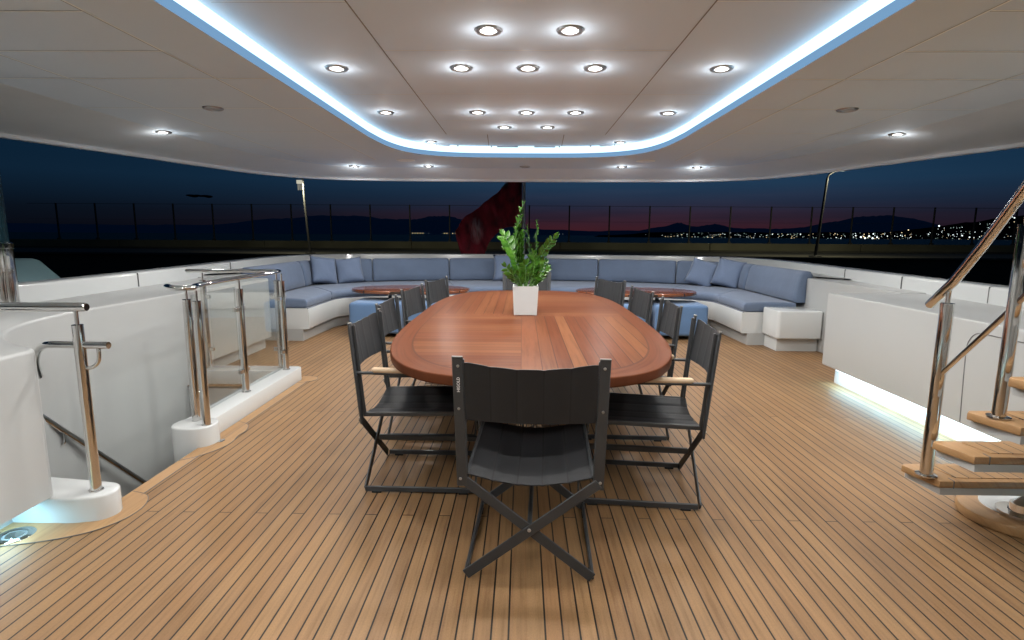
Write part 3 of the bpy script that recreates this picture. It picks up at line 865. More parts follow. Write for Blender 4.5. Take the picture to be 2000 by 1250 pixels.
# ================================================================== DINING TABLE
TY = 4.13
dt = empty('dining_table', (0.02, TY, 0), label='long rounded varnished wooden dining table with boards laid in four quarters', cat='table')
mb = MB(); mb.prism(sup(TA, TB, TN, 120), 0.703, 0.750, bev=0.007, seg=3); mb.build('table_top', TABLE, dt, 50)
mb = MB(); mb.prism(sup(TA - 0.18, TB - 0.18, TN, 60), 0.66, 0.7025); mb.build('apron', plain_wood('apron_wood', [(0, (0.22, 0.08, 0.04)), (1, (0.26, 0.1, 0.05))]), dt, 50)
for y in (-0.95, 0.95):
    mb = MB(); mb.lathe([(0, 0), (0.27, 0), (0.27, 0.012), (0.25, 0.018), (0.085, 0.022), (0.085, 0.62), (0.2, 0.625), (0.2, 0.66), (0, 0.66)], (0, y, 0), n=36); mb.build('pedestal', STEEL, dt, 40)

# planter with plant
pp = empty('potted_plant', (0.0, 4.19, 0.751), label='leafy green zz plant in a square white pot on the dining table', cat='plant')
POT = mat('pot_white', (0.50, 0.52, 0.52), 0.4, var=0.03)
mb = MB()
def sq(h, z): return [(-h, -h, z), (h, -h, z), (h, h, z), (-h, h, z)]
rows = [sq(0.083, 0.0), sq(0.086, 0.004), sq(0.096, 0.213), sq(0.096, 0.218), sq(0.086, 0.218), sq(0.084, 0.19), sq(0.001, 0.19)]
V = mb.grid(rows, close_v=True); mb._f(V[0][::-1])
mb.build('pot', POT, pp, 25)
SOIL = mat('white_pebbles', (0.45, 0.44, 0.40), 0.8, var=0.4, vscale=90, bump=0.8, bscale=120)
mb = MB()
for i in range(60):
    a = random.uniform(-0.078, 0.078); b = random.uniform(-0.078, 0.078); r = random.uniform(0.006, 0.012)
    t = bmesh.new(); bmesh.ops.create_icosphere(t, subdivisions=1, radius=r); mb.join(t, Matrix.Translation((a, b, 0.195)))
mb.build('pebbles', SOIL, pp, 60)
m, nt, b = new_mat('leaf_green')
o = nt.obj()
ln = nt.noise(o, 22.0, 3)
nt.put(b.inputs['Base Color'], nt.ramp(ln, [(0.25, (0.016, 0.060, 0.007)), (0.5, (0.036, 0.115, 0.011)), (0.75, (0.090, 0.20, 0.024))]))
b.inputs['Roughness'].default_value = 0.28
b.inputs['Subsurface Weight'].default_value = 0.0
LEAF = m
STEMM = mat('stem_green', (0.10, 0.22, 0.05), 0.45)
def frond(base, tip, bend, nl, ls):
    mb = MB()
    b0 = Vector(base); b1 = Vector(tip); pts = []
    for i in range(13):
        t = i / 12; p = b0.lerp(b1, t); side = Vector((b1.x - b0.x, b1.y - b0.y, 0))
        p += Vector((bend[0], bend[1], 0)) * math.sin(PI * t) * 0.5; pts.append(p)
    mb.mi = 1; mb.tube(pts, [0.0065 * (1 - 0.75 * i / 12) for i in range(13)], 6); mb.mi = 0
    ph = random.uniform(0, PI)
    for k in range(nl):
        t = 0.34 + 0.64 * k / (nl - 1)
        i = min(11, int(t * 12)); fr = t * 12 - i; p = pts[i].lerp(pts[i + 1], fr); d = (pts[i + 1] - pts[i]).normalized()
        side = d.cross(Vector((math.cos(ph), math.sin(ph), 0.15))).normalized()
        L = ls * (0.75 + 0.5 * math.sin(PI * min(1, (t - 0.2) * 1.1))) * random.uniform(0.85, 1.12)
        for sg in (-1, 1):
            ld = (d * random.uniform(0.55, 0.8) + side * sg + Vector((random.uniform(-.25, .25), random.uniform(-.25, .25), random.uniform(-.1, .25)))).normalized()
            if k == nl - 1: ld = (d + side * sg * 0.25).normalized()
            wn = ld.cross(d).normalized(); wv = wn.cross(ld).normalized()
            W_ = L * 0.27
            rows = []
            for s_, w in ((0.0, 0.15), (0.2, 0.75), (0.45, 1.0), (0.7, 0.8), (0.9, 0.35), (1.0, 0.03)):
                c = p + ld * (L * s_) - wn * (0.16 * L * s_ * s_)
                rows.append([tuple(c - wv * W_ * w + wn * 0.004 * w), tuple(c - wn * 0.003), tuple(c + wv * W_ * w + wn * 0.004 * w)])
            mb.grid(rows)
    o = mb.build('frond', [LEAF, STEMM], pp, 60, recalc=False)
FR = [((-0.02, 0, 0.19), (-0.03, 0.02, 0.80), (-0.10, 0), 17, 0.062), ((0.03, 0.01, 0.19), (0.080, 0.0, 0.67), (0.03, 0), 14, 0.058), ((-0.03, -0.01, 0.19), (-0.17, 0.02, 0.60), (0.06, 0), 14, 0.060),
      ((0.04, 0, 0.19), (0.215, 0.0, 0.58), (-0.09, 0), 13, 0.055), ((0.0, 0.03, 0.19), (0.01, 0.06, 0.63), (0.05, 0.02), 13, 0.06), ((0.0, -0.03, 0.19), (-0.08, -0.08, 0.50), (-0.05, 0), 12, 0.055),
      ((0.02, -0.02, 0.19), (0.06, -0.08, 0.45), (0.04, 0), 11, 0.055), ((-0.03, 0.02, 0.19), (-0.11, 0.06, 0.42), (-0.03, 0), 10, 0.052), ((0.03, 0.02, 0.19), (0.15, 0.06, 0.38), (0.03, 0), 8, 0.05),
      ((-0.02, 0, 0.19), (-0.15, -0.03, 0.36), (0, 0), 8, 0.048), ((0.03, -0.01, 0.19), (0.16, -0.04, 0.34), (0, 0), 8, 0.045), ((0.0, -0.03, 0.19), (0.0, -0.09, 0.38), (0, 0), 9, 0.05),
      ((0.0, 0.0, 0.19), (-0.04, -0.03, 0.56), (-0.03, 0.04), 12, 0.055), ((0.02, 0.0, 0.19), (0.05, 0.03, 0.52), (0.03, 0.04), 11, 0.055), ((-0.04, -0.02, 0.19), (-0.10, -0.07, 0.31), (0, 0), 7, 0.042), ((0.04, -0.02, 0.19), (0.09, -0.07, 0.30), (0, 0), 7, 0.042)]
FR += [((-0.03, 0.03, 0.19), (-0.13, 0.08, 0.54), (0.06, 0.05), 12, 0.056), ((0.0, -0.04, 0.19), (0.04, -0.12, 0.34), (0, 0), 8, 0.048),
       ((-0.02, -0.03, 0.19), (-0.06, -0.13, 0.30), (0, 0), 7, 0.046), ((0.01, 0.0, 0.19), (-0.06, 0.0, 0.69), (-0.02, 0), 15, 0.058)]
for i_, a in enumerate(FR):
    if i_ in (5, 7, 13, 16): continue
    frond(a[0], a[1], a[2], max(5, int(a[3] * 0.85)), a[4] * 1.08)

# ================================================================== CHAIRS
SEAMB = mat('sling_seam', (0.010, 0.010, 0.011), 0.8)
def make_chair():
    r = empty('folding_chair')
    yb, yf = -0.29, 0.29; hw = 0.262; zs = 0.415
    # rear posts
    for sx_ in (-1, 1):
        mb = MB(); mb.bar((sx_ * hw, yb, zs - 0.03), (sx_ * (hw + 0.008), yb - 0.045, 0.905), 0.040, 0.010, (0, 1, 0))
        mb.bar((sx_ * (hw - 0.016), yb + 0.011, zs + 0.01), (sx_ * (hw - 0.010), yb - 0.030, 0.895), 0.010, 0.016, (0, 1, 0))
        p = mb.build('back_post', BLACKM, r, 30)
        for z, off in ((0.872, -0.048), (0.705, -0.033), (zs + 0.002, -0.010)):
            mb = MB(); mb.lathe([(0.0, 0.004), (0.004, 0.0035), (0.006, 0.0), (0.006, -0.002)], n=12, M=Matrix.Translation((sx_ * (hw + 0.006), yb + off + 0.0005, z)) @ Matrix.Rotation(PI / 2, 4, 'X')); mb.build('rivet', RIVET, p, 0)
        mb = MB(); mb.box((sx_ * (hw + 0.008), yb - 0.046, 0.9065), (0.040, 0.013, 0.004)); mb.build('end_cap', mat('cap_grey', (0.12, 0.12, 0.11), 0.4), p, 0)
    # crossed flat bars, rear and front
    for yy, nm in ((yb, 'rear'), (yf, 'front')):
        s1 = -1 if yy < 0 else 1
        for sx_ in (-1, 1):
            mb = MB()
            mb.bar((sx_ * hw, yy + s1 * (0.0 if sx_ < 0 else 0.011), zs), (-sx_ * (hw - 0.012), yy + s1 * (0.0 if sx_ < 0 else 0.011), 0.018), 0.040, 0.009, (0, 1, 0))
            mb.build('cross_leg', BLACKM, r, 30)
    mb = MB(); mb.lathe([(0.0, 0.004), (0.005, 0.0035), (0.0075, 0.0), (0.0075, -0.004)], n=12, M=Matrix.Translation((0, yb - 0.017, 0.217)) @ Matrix.Rotation(PI / 2, 4, 'X'))
    mb.build('rivet', RIVET, r, 0)
    mb = MB(); mb.bar((0, yb + 0.012, 0.212), (0, yf - 0.012, 0.212), 0.018, 0.032, (0, 0, 1)); mb.build('stretcher', BLACKM, r, 0)
    for sx_ in (-1, 1):      # floor runners with rubber pads
        mb = MB(); mb.bar((sx_ * (hw - 0.012), yb, 0.022), (sx_ * (hw - 0.012), yf, 0.022), 0.014, 0.028, (0, 0, 1)); q = mb.build('runner', BLACKM, r, 0)
        for y in (yb + 0.06, yf - 0.06): mb = MB(); mb.box((sx_ * (hw - 0.012), y, 0.0055), (0.018, 0.05, 0.011), 0.002, 1); mb.build('foot_pad', RUB, q, 0)
    # seat rails
    for sx_ in (-1, 1):
        mb = MB(); mb.bar((sx_ * (hw - 0.018), yb + 0.004, zs + 0.012), (sx_ * (hw - 0.018), yf + 0.01, zs + 0.025), 0.014, 0.022, (0, 0, 1)); mb.build('seat_rail', BLACKM, r, 0)
        # front post and arm
        mb = MB(); mb.tube([(sx_ * hw, yf, zs), (sx_ * hw, yf, 0.60), (sx_ * hw, yf - 0.01, 0.632), (sx_ * hw, yf - 0.04, 0.642), (sx_ * hw, yb + 0.04, 0.650), (sx_ * hw, yb - 0.02, 0.650)], 0.0085, 8); q = mb.build('arm_frame', BLACKM, r, 50)
        mb = MB(); mb.tube([(sx_ * hw, yf - 0.05, 0.659), (sx_ * hw, yf - 0.06, 0.6595), (sx_ * hw, yb + 0.07, 0.666), (sx_ * hw, yb + 0.06, 0.666)], [0.008, 0.0145, 0.0145, 0.008], 12); mb.build('armrest', ARMW, q, 50)
    # sling seat
    def sling(fn, nu, nv, th, nrm):
        mb = MB()
        us = sorted(set([round(i / nu, 4) for i in range(nu + 1)] + [round(k / 5 + d, 4) for k in (1, 2, 3, 4) for d in (-0.0065, 0.0065)]))
        us = [u for u in us if not any(abs(u - k / 5) < 0.006 for k in (1, 2, 3, 4))]
        top_ = [[Vector(fn(u, j / nv)) for j in range(nv + 1)] for u in us]
        bot = [[p - Vector(nrm) * th for p in row] for row in top_]
        A = mb.grid(top_); B = mb.grid(bot)
        for f in mb.bm.faces:
            xc = f.calc_center_median().x / (hw - 0.018) * 0.5 + 0.5
            if any(abs(xc - k / 5) < 0.005 for k in (1, 2, 3, 4)): f.material_index = 1
        def side(a, b):
            for k in range(len(a) - 1): mb._f([a[k], a[k + 1], b[k + 1], b[k]])
        side(A[0], B[0]); side(A[-1], B[-1]); side([r_[0] for r_ in A], [r_[0] for r_ in B]); side([r_[-1] for r_ in A], [r_[-1] for r_ in B])
        return mb
    w5 = hw - 0.018
    def seat(u, v):
        x = (-1 + 2 * u) * w5
        k = abs((u * 5) % 1 - 0.5) * 2
        z = zs + 0.022 - 0.040 * math.sin(PI * u) + 0.012 * (v) - 0.0035 * (k ** 8)
        return (x, yb + 0.0 + (yf - yb + 0.03) * v, z)
    sling(seat, 40, 8, 0.005, (0, 0, 1)).build('seat', [SLING, SEAMB], r, 25)
    def back(u, v):
        x = (-1 + 2 * u) * (hw - 0.018)
        k = abs((u * 5) % 1 - 0.5) * 2
        y = yb - 0.018 - 0.036 * v - 0.030 * math.sin(PI * u) - 0.003 * (1 - k ** 8)
        z = 0.660 + (0.232) * v + (-0.018 * math.sin(PI * u) * v) - 0.004 * v * (k ** 4)
        return (x, y, z)
    sling(back, 40, 8, 0.005, (0, 1, 0)).build('backrest', [SLING, SEAMB], r, 25)
    return r
chair = make_chair()
# lettering on the left rear post
fc = bpy.data.curves.new('lettering', 'FONT'); fc.body = 'HIGOLD'; fc.size = 0.0155; fc.extrude = 0.0004; fc.offset = 0.0003; fc.align_x = 'CENTER'; fc.align_y = 'CENTER'
to = bpy.data.objects.new('tmp', fc); C.objects.link(to)
bpy.context.view_layer.update()
tm = bpy.data.meshes.new_from_object(to.evaluated_get(bpy.context.evaluated_depsgraph_get()))
bpy.data.objects.remove(to)
tm.name = 'lettering'
lt = link('lettering', tm, mat('print_white', (0.75, 0.75, 0.73), 0.5), [c for c in chair.children if c.name.startswith('back_post')][0])
lt.matrix_local = Matrix.Translation((-0.267, -0.3318, 0.80)) @ Matrix.Rotation(rad(4.95), 4, 'X') @ Matrix(((0, -1, 0, 0), (0, 0, -1, 0), (1, 0, 0, 0), (0, 0, 0, 1)))
CH = [(0.022, 2.30, -2.5, 'nearest black folding chair, at the near table end with its back to the viewer'),
      (-0.55, 2.98, -91, 'black folding sling chair nearest on the left side of the table, wooden armrest showing'),
      (-0.62, 3.76, -90, 'second black folding sling chair from the front on the left side of the table'),
      (-0.63, 4.64, -97, 'third black folding sling chair from the front on the left side of the table'),
      (-0.57, 5.52, -104, 'farthest black folding sling chair on the left side of the table'),
      (0.59, 2.86, 84.5, 'nearest black folding chair on the right side of the table, standing clear of the others'),
      (0.66, 3.78, 88, 'second black folding sling chair from the front on the right side of the table'),
      (0.65, 4.62, 96, 'third black folding sling chair from the front on the right side of the table'),
      (0.57, 5.55, 113, 'farthest black folding sling chair on the right side of the table, turned toward the camera'),
      (0.03, 6.28, 180, 'black folding sling chair at the far end of the table behind the plant')]
for i, (x, y, rz, lab) in enumerate(CH):
    o = chair if i == 0 else copy_tree(chair)
    o.location = (x, y, 0); o.rotation_euler = (0, 0, rad(rz)); tag(o, lab, 'chair', 'folding chairs around the dining table')

# ================================================================== LEFT RAILINGS
# near stanchion on a white pedestal
gr = empty('stair_gate_rail', (-2.06, 2.46, 0), label='polished steel handrail on a single post with white foot at the near left', cat='railing')
mb = MB(); mb.prism(loc([(-2.50, 2.37), (-2.12, 2.37), (-2.00, 2.40), (-1.965, 2.47), (-2.00, 2.545), (-2.12, 2.57), (-2.36, 2.60), (-2.50, 2.62)], (-2.06, 2.46)), -0.05, 0.125, bev=0.012, seg=3, vert=0.03); mb.build('foot', GEL, gr, 40)
mb = MB(); mb.tube([(0, 0, 0.12), (0, 0, 0.93)], 0.0235, 20); mb.lathe([(0.03, 0), (0.03, 0.006), (0.0235, 0.008)], (0, 0, 0.125), n=20)
mb.tube([(0, 0, 0.93), (0, 0, 1.0)], 0.009, 12); mb.build('post', STEEL, gr, 40)
mb = MB(); mb.tube([(0.045, 0.01, 1.01), (0.03, 0.01, 1.01), (-0.9, -0.02, 1.01)], [0.017, 0.021, 0.021], 16); mb.build('handrail', STEEL, gr, 60)
mb = MB(); mb.tube(spline([(0.135, 0, 0.835), (0.0, 0.005, 0.834), (-0.14, 0.02, 0.832), (-0.22, 0.06, 0.818), (-0.31, 0.12, 0.775), (-0.40, 0.2, 0.70), (-0.5, 0.32, 0.60)], 4), 0.0165, 12); hr = mb.build('lower_handrail', STEEL, gr, 60)
mb = MB(); mb.tube(spline([(0.015, 0.0, 0.725), (0.05, 0, 0.732), (0.078, 0, 0.755), (0.086, 0, 0.79), (0.086, 0, 0.825)], 4), 0.0085, 10); mb.build('bracket', STEEL, hr, 60)

sh = empty('stair_handrail', (-2.93, 3.6, 0), label='steel handrail sloping down the white wall inside the stairwell', cat='railing')
mb = MB(); mb.tube([(0.0, -0.75, 0.56), (0.0, 1.1, -1.28)], 0.019, 12); mb.build('handrail', STEEL, sh, 60)
mb = MB()
for y in (-0.29, 0.7):
    z = -0.185 - 0.995 * (y)
    z = 0.56 - 0.9946 * (y + 0.75)
    mb.tube(spline([(-0.065, y, z - 0.09), (-0.02, y, z - 0.09), (0.0, y, z - 0.07), (0.0, y, z)], 3), 0.008, 8); mb.lathe([(0.0, 0.01), (0.03, 0.008), (0.03, 0)], n=16, M=Matrix.Translation((-0.068, y, z - 0.09)) @ Matrix.Rotation(PI / 2, 4, 'Y'))
mb.build('bracket', STEEL, sh, 60)

# glazed balustrade round the stairwell
gb_ = empty('glass_balustrade', (-2.18, 4.2, 0), label='glass balustrade with polished posts on a white curb round the stairwell', cat='railing')
G0 = (-2.18, 4.2)
mb = MB(); mb.prism(loc([(-2.075, 3.44), (-2.075, 4.98), (-2.10, 5.0), (-3.0, 5.0), (-3.0, 4.80), (-2.26, 4.80), (-2.26, 3.44)], G0), -0.02, 0.125, bev=0.012, seg=2)
mb.build('curb', GEL, gb_, 40)
# shift round foot to its place as a separate lathe-like block
mb = MB(); mb.prism([(x + 0.045, y - 0.80) for x, y in sup(0.135, 0.115, 2.4, 44)], -0.40, 0.132, bev=0.012, seg=3); mb.build('foot', GEL, gb_, 40)
posts = [(-2.158, 3.455), (-2.045, 3.372), (-2.17, 4.14), (-2.16, 4.86), (-2.235, 4.93), (-2.89, 4.90)]
for i, (x, y) in enumerate(posts):
    mb = MB(); px_, py_ = x - G0[0], y - G0[1]
    mb.tube([(px_, py_, 0.12), (px_, py_, 0.93)], 0.026, 20); mb.lathe([(0.032, 0), (0.032, 0.006), (0.026, 0.008)], (px_, py_, 0.125), n=18)
    mb.tube([(px_, py_, 0.93), (px_, py_, 0.995)], 0.008, 10)
    p_ = mb.build('post', STEEL, gb_, 40)
    if i != 1:
        for z in (0.30, 0.78):
          mb = MB()
          if True:
            if i in (0, 2, 3): mb.box((px_, py_ + 0.035, z), (0.022, 0.05, 0.035), 0.004, 1)
            if i in (2, 3): mb.box((px_, py_ - 0.0 - 0.035, z - 0.0), (0.022, 0.09, 0.034), 0.004, 1)
            if i in (4, 5): mb.box((px_ + (-0.035 if i == 4 else 0.035), py_, z), (0.05, 0.022, 0.035), 0.004, 1)
          mb.build('glass_clamp', STEEL, p_, 0)
for (x0, y0, x1, y1) in ((-2.168, 3.52, -2.172, 4.09), (-2.172, 4.19, -2.165, 4.81), (-2.29, 4.925, -2.84, 4.902)):
    mb = MB(); a = Vector((x0 - G0[0], y0 - G0[1], 0)); b_2 = Vector((x1 - G0[0], y1 - G0[1], 0))
    mb.bar(a + Vector((0, 0, 0.55)), b_2 + Vector((0, 0, 0.55)), 0.80, 0.010, (b_2 - a).cross(Vector((0, 0, 1))))
    mb.build('glass_pane', GLASS, gb_, 0)
mb = MB()
mb.tube(spline([(-0.10, -0.735, 1.012), (-0.04, -0.80, 1.012), (0.03, -0.845, 1.012), (0.10, -0.83, 1.012), (0.095, -0.78, 1.012), (0.05, -0.66, 1.012), (0.01, -0.3, 1.012), (0.0, 0.45, 1.012), (-0.01, 0.66, 1.012), (-0.05, 0.73, 1.012), (-0.2, 0.745, 1.012), (-0.86, 0.72, 1.012)], 4), 0.023, 12, ry=0.016); mb.build('handrail', STEEL, gb_, 60)

# fairlead plate on the console top, column
fl = empty('mooring_fairlead', (-2.55, 2.33, 0.831), label='oval polished steel fairlead plate on top of the white console at left', cat='fitting')
mb = MB(); mb.prism(sup(0.22, 0.09, 2.2, 40), 0, 0.018, bev=0.006, seg=2); mb.build('plate', STEEL, fl, 40)
mb = MB()
for k in range(7): mb.tube([(-0.15 + 0.05 * k, -0.06, 0.022), (-0.15 + 0.05 * k, 0.06, 0.022)], 0.007, 8)
mb.build('roller', STEEL, fl, 50)
co = empty('steel_column', (-3.56, 3.66, 0.83), label='polished steel column with dark glass facing at the left edge of the picture', cat='column')
mb = MB(); mb.tube([(0, 0, 0), (0, 0, 0.42)], 0.10, 28); mb.tube([(0.06, 0, 0), (0.06, 0, 0.36)], 0.05, 20); mb.build('post', STEEL, co, 50)
DGL = mat('dark_glass', (0.012, 0.03, 0.04), 0.06, var=0.1, spec=0.8)
mb = MB(); mb.tube([(0, 0, 0.42), (0, 0, 1.47)], 0.085, 28); mb.build('facing', DGL, co, 50)
mb = MB(); mb.lathe([(0.085, 0.40), (0.105, 0.41), (0.105, 0.44), (0.085, 0.45)], n=28); mb.build('collar', STEEL, co, 50)

# drain ring on the deck at the lower left
dr = empty('deck_drain', (-2.29, 2.26, 0.006), label='round stainless deck filler ring in the teak at the lower left', cat='deck fitting')
mb = MB(); mb.lathe([(0.046, 0.001), (0.050, 0.003), (0.058, 0.003), (0.061, 0.001), (0.068, 0.003), (0.074, 0.001), (0.076, -0.001)], n=28); mb.lathe([(0, 0.0015), (0.022, 0.002), (0.034, 0.001), (0.036, -0.001)], n=20); mb.build('ring', STEEL, dr, 40)
mb = MB(); mb.lathe([(0.034, 0.0), (0.047, 0.0)], n=28); mb.build('seal', SEAMD, dr, 40)
dr2 = MB(); dr2.lathe([(0, 0.001), (0.016, 0.0015), (0.02, 0.0)], n=20)
o = dr2.build('flush_ring', STEEL, None, 40); o.location = (-1.985, 3.42, 0.006); o.scale = (1, 1.5, 1)
tag(o, 'small oval steel socket set in the teak beside the round white foot', 'deck fitting')

# ================================================================== RIGHT STAIRCASE
sc = empty('staircase', (2.3, 2.3, 0), label='open teak tread staircase with polished handrail at the right edge', cat='staircase')
O2 = Vector((2.3, 2.3))
def tread(x0, yn, yf_, z, x1=3.1):
    pl = [(x0 + 0.052, yn), (x1, yn), (x1, yf_ + 0.03), (x0 + 0.02, yf_), (x0, yf_ - 0.02)]
    mb = MB(); mb.prism(loc(pl, O2), z - 0.034, z, bev=0.006, seg=2); q = mb.build('tread', TEAKB, sc, 30)
    inn = [(x0 + 0.15, yn + 0.035), (x1, yn + 0.035), (x1, yf_ - 0.03), (x0 + 0.12, yf_ - 0.03)]
    mb = MB(); mb.prism(loc(inn, O2), z - 0.001, z + 0.003); mb.build('tread_planks', TEAKX, q, 0)
    mb = MB(); mb.prism(loc([(x0 + 0.06, yn + 0.004), (x1 - 0.01, yn + 0.004), (x1 - 0.01, yf_ + 0.02), (x0 + 0.03, yf_ - 0.006)], O2), z - 0.068, z - 0.0345); mb.build('tread_tray', GELM, q, 0)
    mb = MB(); mb.box((x0 + 0.115 - O2.x, yn - O2.y - 0.0005, z - 0.017), (0.004, 0.003, 0.034)); mb.box((x0 + 0.115 - O2.x, (yn + 0.018) - O2.y, z + 0.0005), (0.004, 0.036, 0.002)); mb.build('caulk', SEAMD, q, 0)
TR = [(1.835, 2.415, 2.615, 0.25), (1.805, 2.215, 2.40, 0.45), (1.785, 2.01, 2.215, 0.65), (1.735, 1.80, 1.995, 0.85), (1.68, 1.58, 1.78, 1.05), (1.62, 1.36, 1.56, 1.25)]
for a in TR: tread(*a)
mb = MB(); mb.bar((0.32, 0.35, 0.05), (0.32, -0.85, 1.10), 0.10, 0.06, (1, 0, 0)); mb.build('spine_beam', STEEL, sc, 0)
mb = MB(); mb.prism(loc([(2.5 + 0.36 * math.cos(t), 2.55 + 0.27 * math.sin(t)) for t in [2 * PI * k / 40 for k in range(40)]], O2), 0.001, 0.05, bev=0.01, seg=2); bp = mb.build('base_pad', TEAKB, sc, 40)
mb = MB(); mb.prism(loc([(2.52 + 0.27 * math.cos(t), 2.57 + 0.20 * math.sin(t)) for t in [2 * PI * k / 40 for k in range(40)]], O2), 0.045, 0.056, bev=0.004, seg=1); mb.build('base_cover', GEL, bp, 40)
mb = MB(); mb.lathe([(0, 0.0), (0.095, 0.0), (0.095, 0.012), (0.05, 0.016), (0.045, 0.05), (0, 0.05)], (0.05, 0.20, 0.056), n=28)
mb.tube([(0.03, 0.20, 0.07), (0.09, 0.20, 0.12), (0.30, 0.22, 0.17)], 0.04, 16); mb.build('base_joint', STEEL, bp, 50)
mb = MB(); mb.tube([(1.865 - 2.3, 2.475 - 2.3, 0.25), (1.865 - 2.3, 2.475 - 2.3, 1.06)], 0.027, 20); mb.lathe([(0.044, 0), (0.044, 0.005), (0.027, 0.009)], (1.865 - 2.3, 2.475 - 2.3, 0.253), n=20)
mb.tube([(1.865 - 2.3, 2.475 - 2.3, 1.06), (1.865 - 2.3, 2.475 - 2.3, 1.13)], 0.010, 12); mb.build('post', STEEL, sc, 40)
mb = MB(); mb.tube([(1.845 - 2.3, 2.12 - 2.3, 0.65), (1.845 - 2.3, 2.12 - 2.3, 1.40)], 0.0235, 20); mb.lathe([(0.04, 0), (0.04, 0.005), (0.0235, 0.009)], (1.845 - 2.3, 2.12 - 2.3, 0.653), n=20)
mb.tube([(1.845 - 2.3, 2.12 - 2.3, 1.40), (1.845 - 2.3, 2.12 - 2.3, 1.47)], 0.010, 12); mb.build('post', STEEL, sc, 40)
mb = MB(); mb.tube([(1.862 - 2.3, 2.585 - 2.3, 1.032), (1.862 - 2.3, 2.578 - 2.3, 1.04), (1.858 - 2.3, 2.45 - 2.3, 1.155), (1.845 - 2.3, 2.30 - 2.3, 1.32), (1.80 - 2.3, 2.08 - 2.3, 1.545), (1.7 - 2.3, 1.7 - 2.3, 1.93)], [0.012, 0.020, 0.020, 0.020, 0.020, 0.020], 16); mb.build('handrail', STEEL, sc, 60)
mb = MB(); mb.tube([(1.865 - 2.3, 2.46 - 2.3, 0.742), (1.85 - 2.3, 2.135 - 2.3, 1.08), (1.80 - 2.3, 1.85 - 2.3, 1.36)], 0.011, 12); mb.tube([(1.862 - 2.3, 2.475 - 2.3, 0.70), (1.862 - 2.3, 2.475 - 2.3, 0.745)], 0.012, 10); mb.build('mid_rail', STEEL, sc, 60)

# ================================================================== STERN: flagpole + flag, fairing
fp = empty('flagpole', (0.0, 11.55, 0), label='thin pole standing at the stern behind the sofa', cat='pole')
mb = MB(); mb.tube([(0, 0, -0.3), (0.0, 0.0, 2.9)], 0.032, 12); mb.build('shaft', mat('pole_paint', (0.30, 0.33, 0.36), 0.35), fp, 50)
m, nt, b = new_mat('flag_cloth')
x, y, z = nt.sep(nt.obj())
n1 = nt.noise(nt.vec(nt.m('MULTIPLY', x, 3.0), nt.m('MULTIPLY', z, 1.6), 0), 2.2, 4)
d_ = nt.m('ADD', nt.m('POWER', nt.m('DIVIDE', nt.m('ADD', x, 0.98), 0.17), 2.0), nt.m('POWER', nt.m('DIVIDE', nt.m('SUBTRACT', z, 1.42), 0.30), 2.0))
st = nt.noise(nt.vec(nt.m('MULTIPLY', x, 16.0), nt.m('MULTIPLY', z, 2.5), 0.5), 1.0, 4, 0.7)
patch = nt.m('MULTIPLY', nt.m('SUBTRACT', 1.0, nt.m('MINIMUM', d_, 1.0)), nt.m('MULTIPLY_ADD', st, 3.2, -1.1, clamp=True))
c = nt.ramp(n1, [(0.3, (0.05, 0.002, 0.006)), (0.6, (0.19, 0.006, 0.018))])
nt.put(b.inputs['Base Color'], nt.mix(nt.m('MINIMUM', patch, 0.7), c, (0.30, 0.24, 0.25)))
b.inputs['Roughness'].default_value = 0.9
FLAG = m
edgeT = spline([(-0.04, 2.60), (-0.30, 2.42), (-0.62, 2.14), (-0.95, 1.88), (-1.25, 1.66), (-1.42, 1.40)], 6)
edgeB = spline([(-0.04, 1.55), (-0.20, 1.52), (-0.45, 1.45), (-0.70, 1.20), (-0.88, 0.85), (-1.22, 0.70)], 6)
mb = MB(); rows = []
for i, (a, b2) in enumerate(zip(edgeT, edgeB)):
    row = []
    for j in range(25):
        t = j / 24; xx = a[0] + (b2[0] - a[0]) * t; zz = a[1] + (b2[1] - a[1]) * t
        row.append((xx, 0.09 * math.sin(i * 0.75 + j * 0.18) + 0.05 * math.sin(i * 1.9 - j * 0.1), zz))
    rows.append(row)
top_ = rows; bot = [[(p[0], p[1] + 0.004, p[2]) for p in r_] for r_ in rows]
A = mb.grid(top_); B = mb.grid(bot)
flag = mb.build('ensign', FLAG, None, 180); flag.location = (0, 11.55, 0)
tag(flag, 'dark red ensign with a pale emblem drooping from the stern pole', 'flag')
fb = empty('flag_bracket', (0, 11.55, 2.52), label='dark folded fitting gathered at the top of the flag by the pole', cat='fitting')
mb = MB()
for k in range(5): mb.tube([(-0.04, -0.05 + 0.02 * k, 0.02 + 0.03 * k), (-0.2, -0.07, -0.02 - 0.01 * k), (-0.34 - 0.03 * k, -0.05, -0.12 - 0.03 * k)], [0.02, 0.035, 0.012], 7)
mb.build('folds', mat('dark_cloth', (0.03, 0.03, 0.035), 0.8), fb, 60)
fa = MB(); fv = [[(-7.2, y, 1.06), (-5.40, y, 1.06), (-5.32, y, 1.035), (-4.95, y, 0.70), (-4.7, y, -1.5), (-7.2, y, -1.5)] for y in (5.5, 5.75, 6.0)]
V = fa.grid(fv, close_v=True); fa._f(V[0]); fa._f(V[-1][::-1])
fa_o = fa.build('hull_fairing', mat('teal_cover', (0.16, 0.26, 0.28), 0.6), None, 40)
tag(fa_o, 'dim teal wing-shaped hull fairing just outside the bulwark at left', 'hull part')

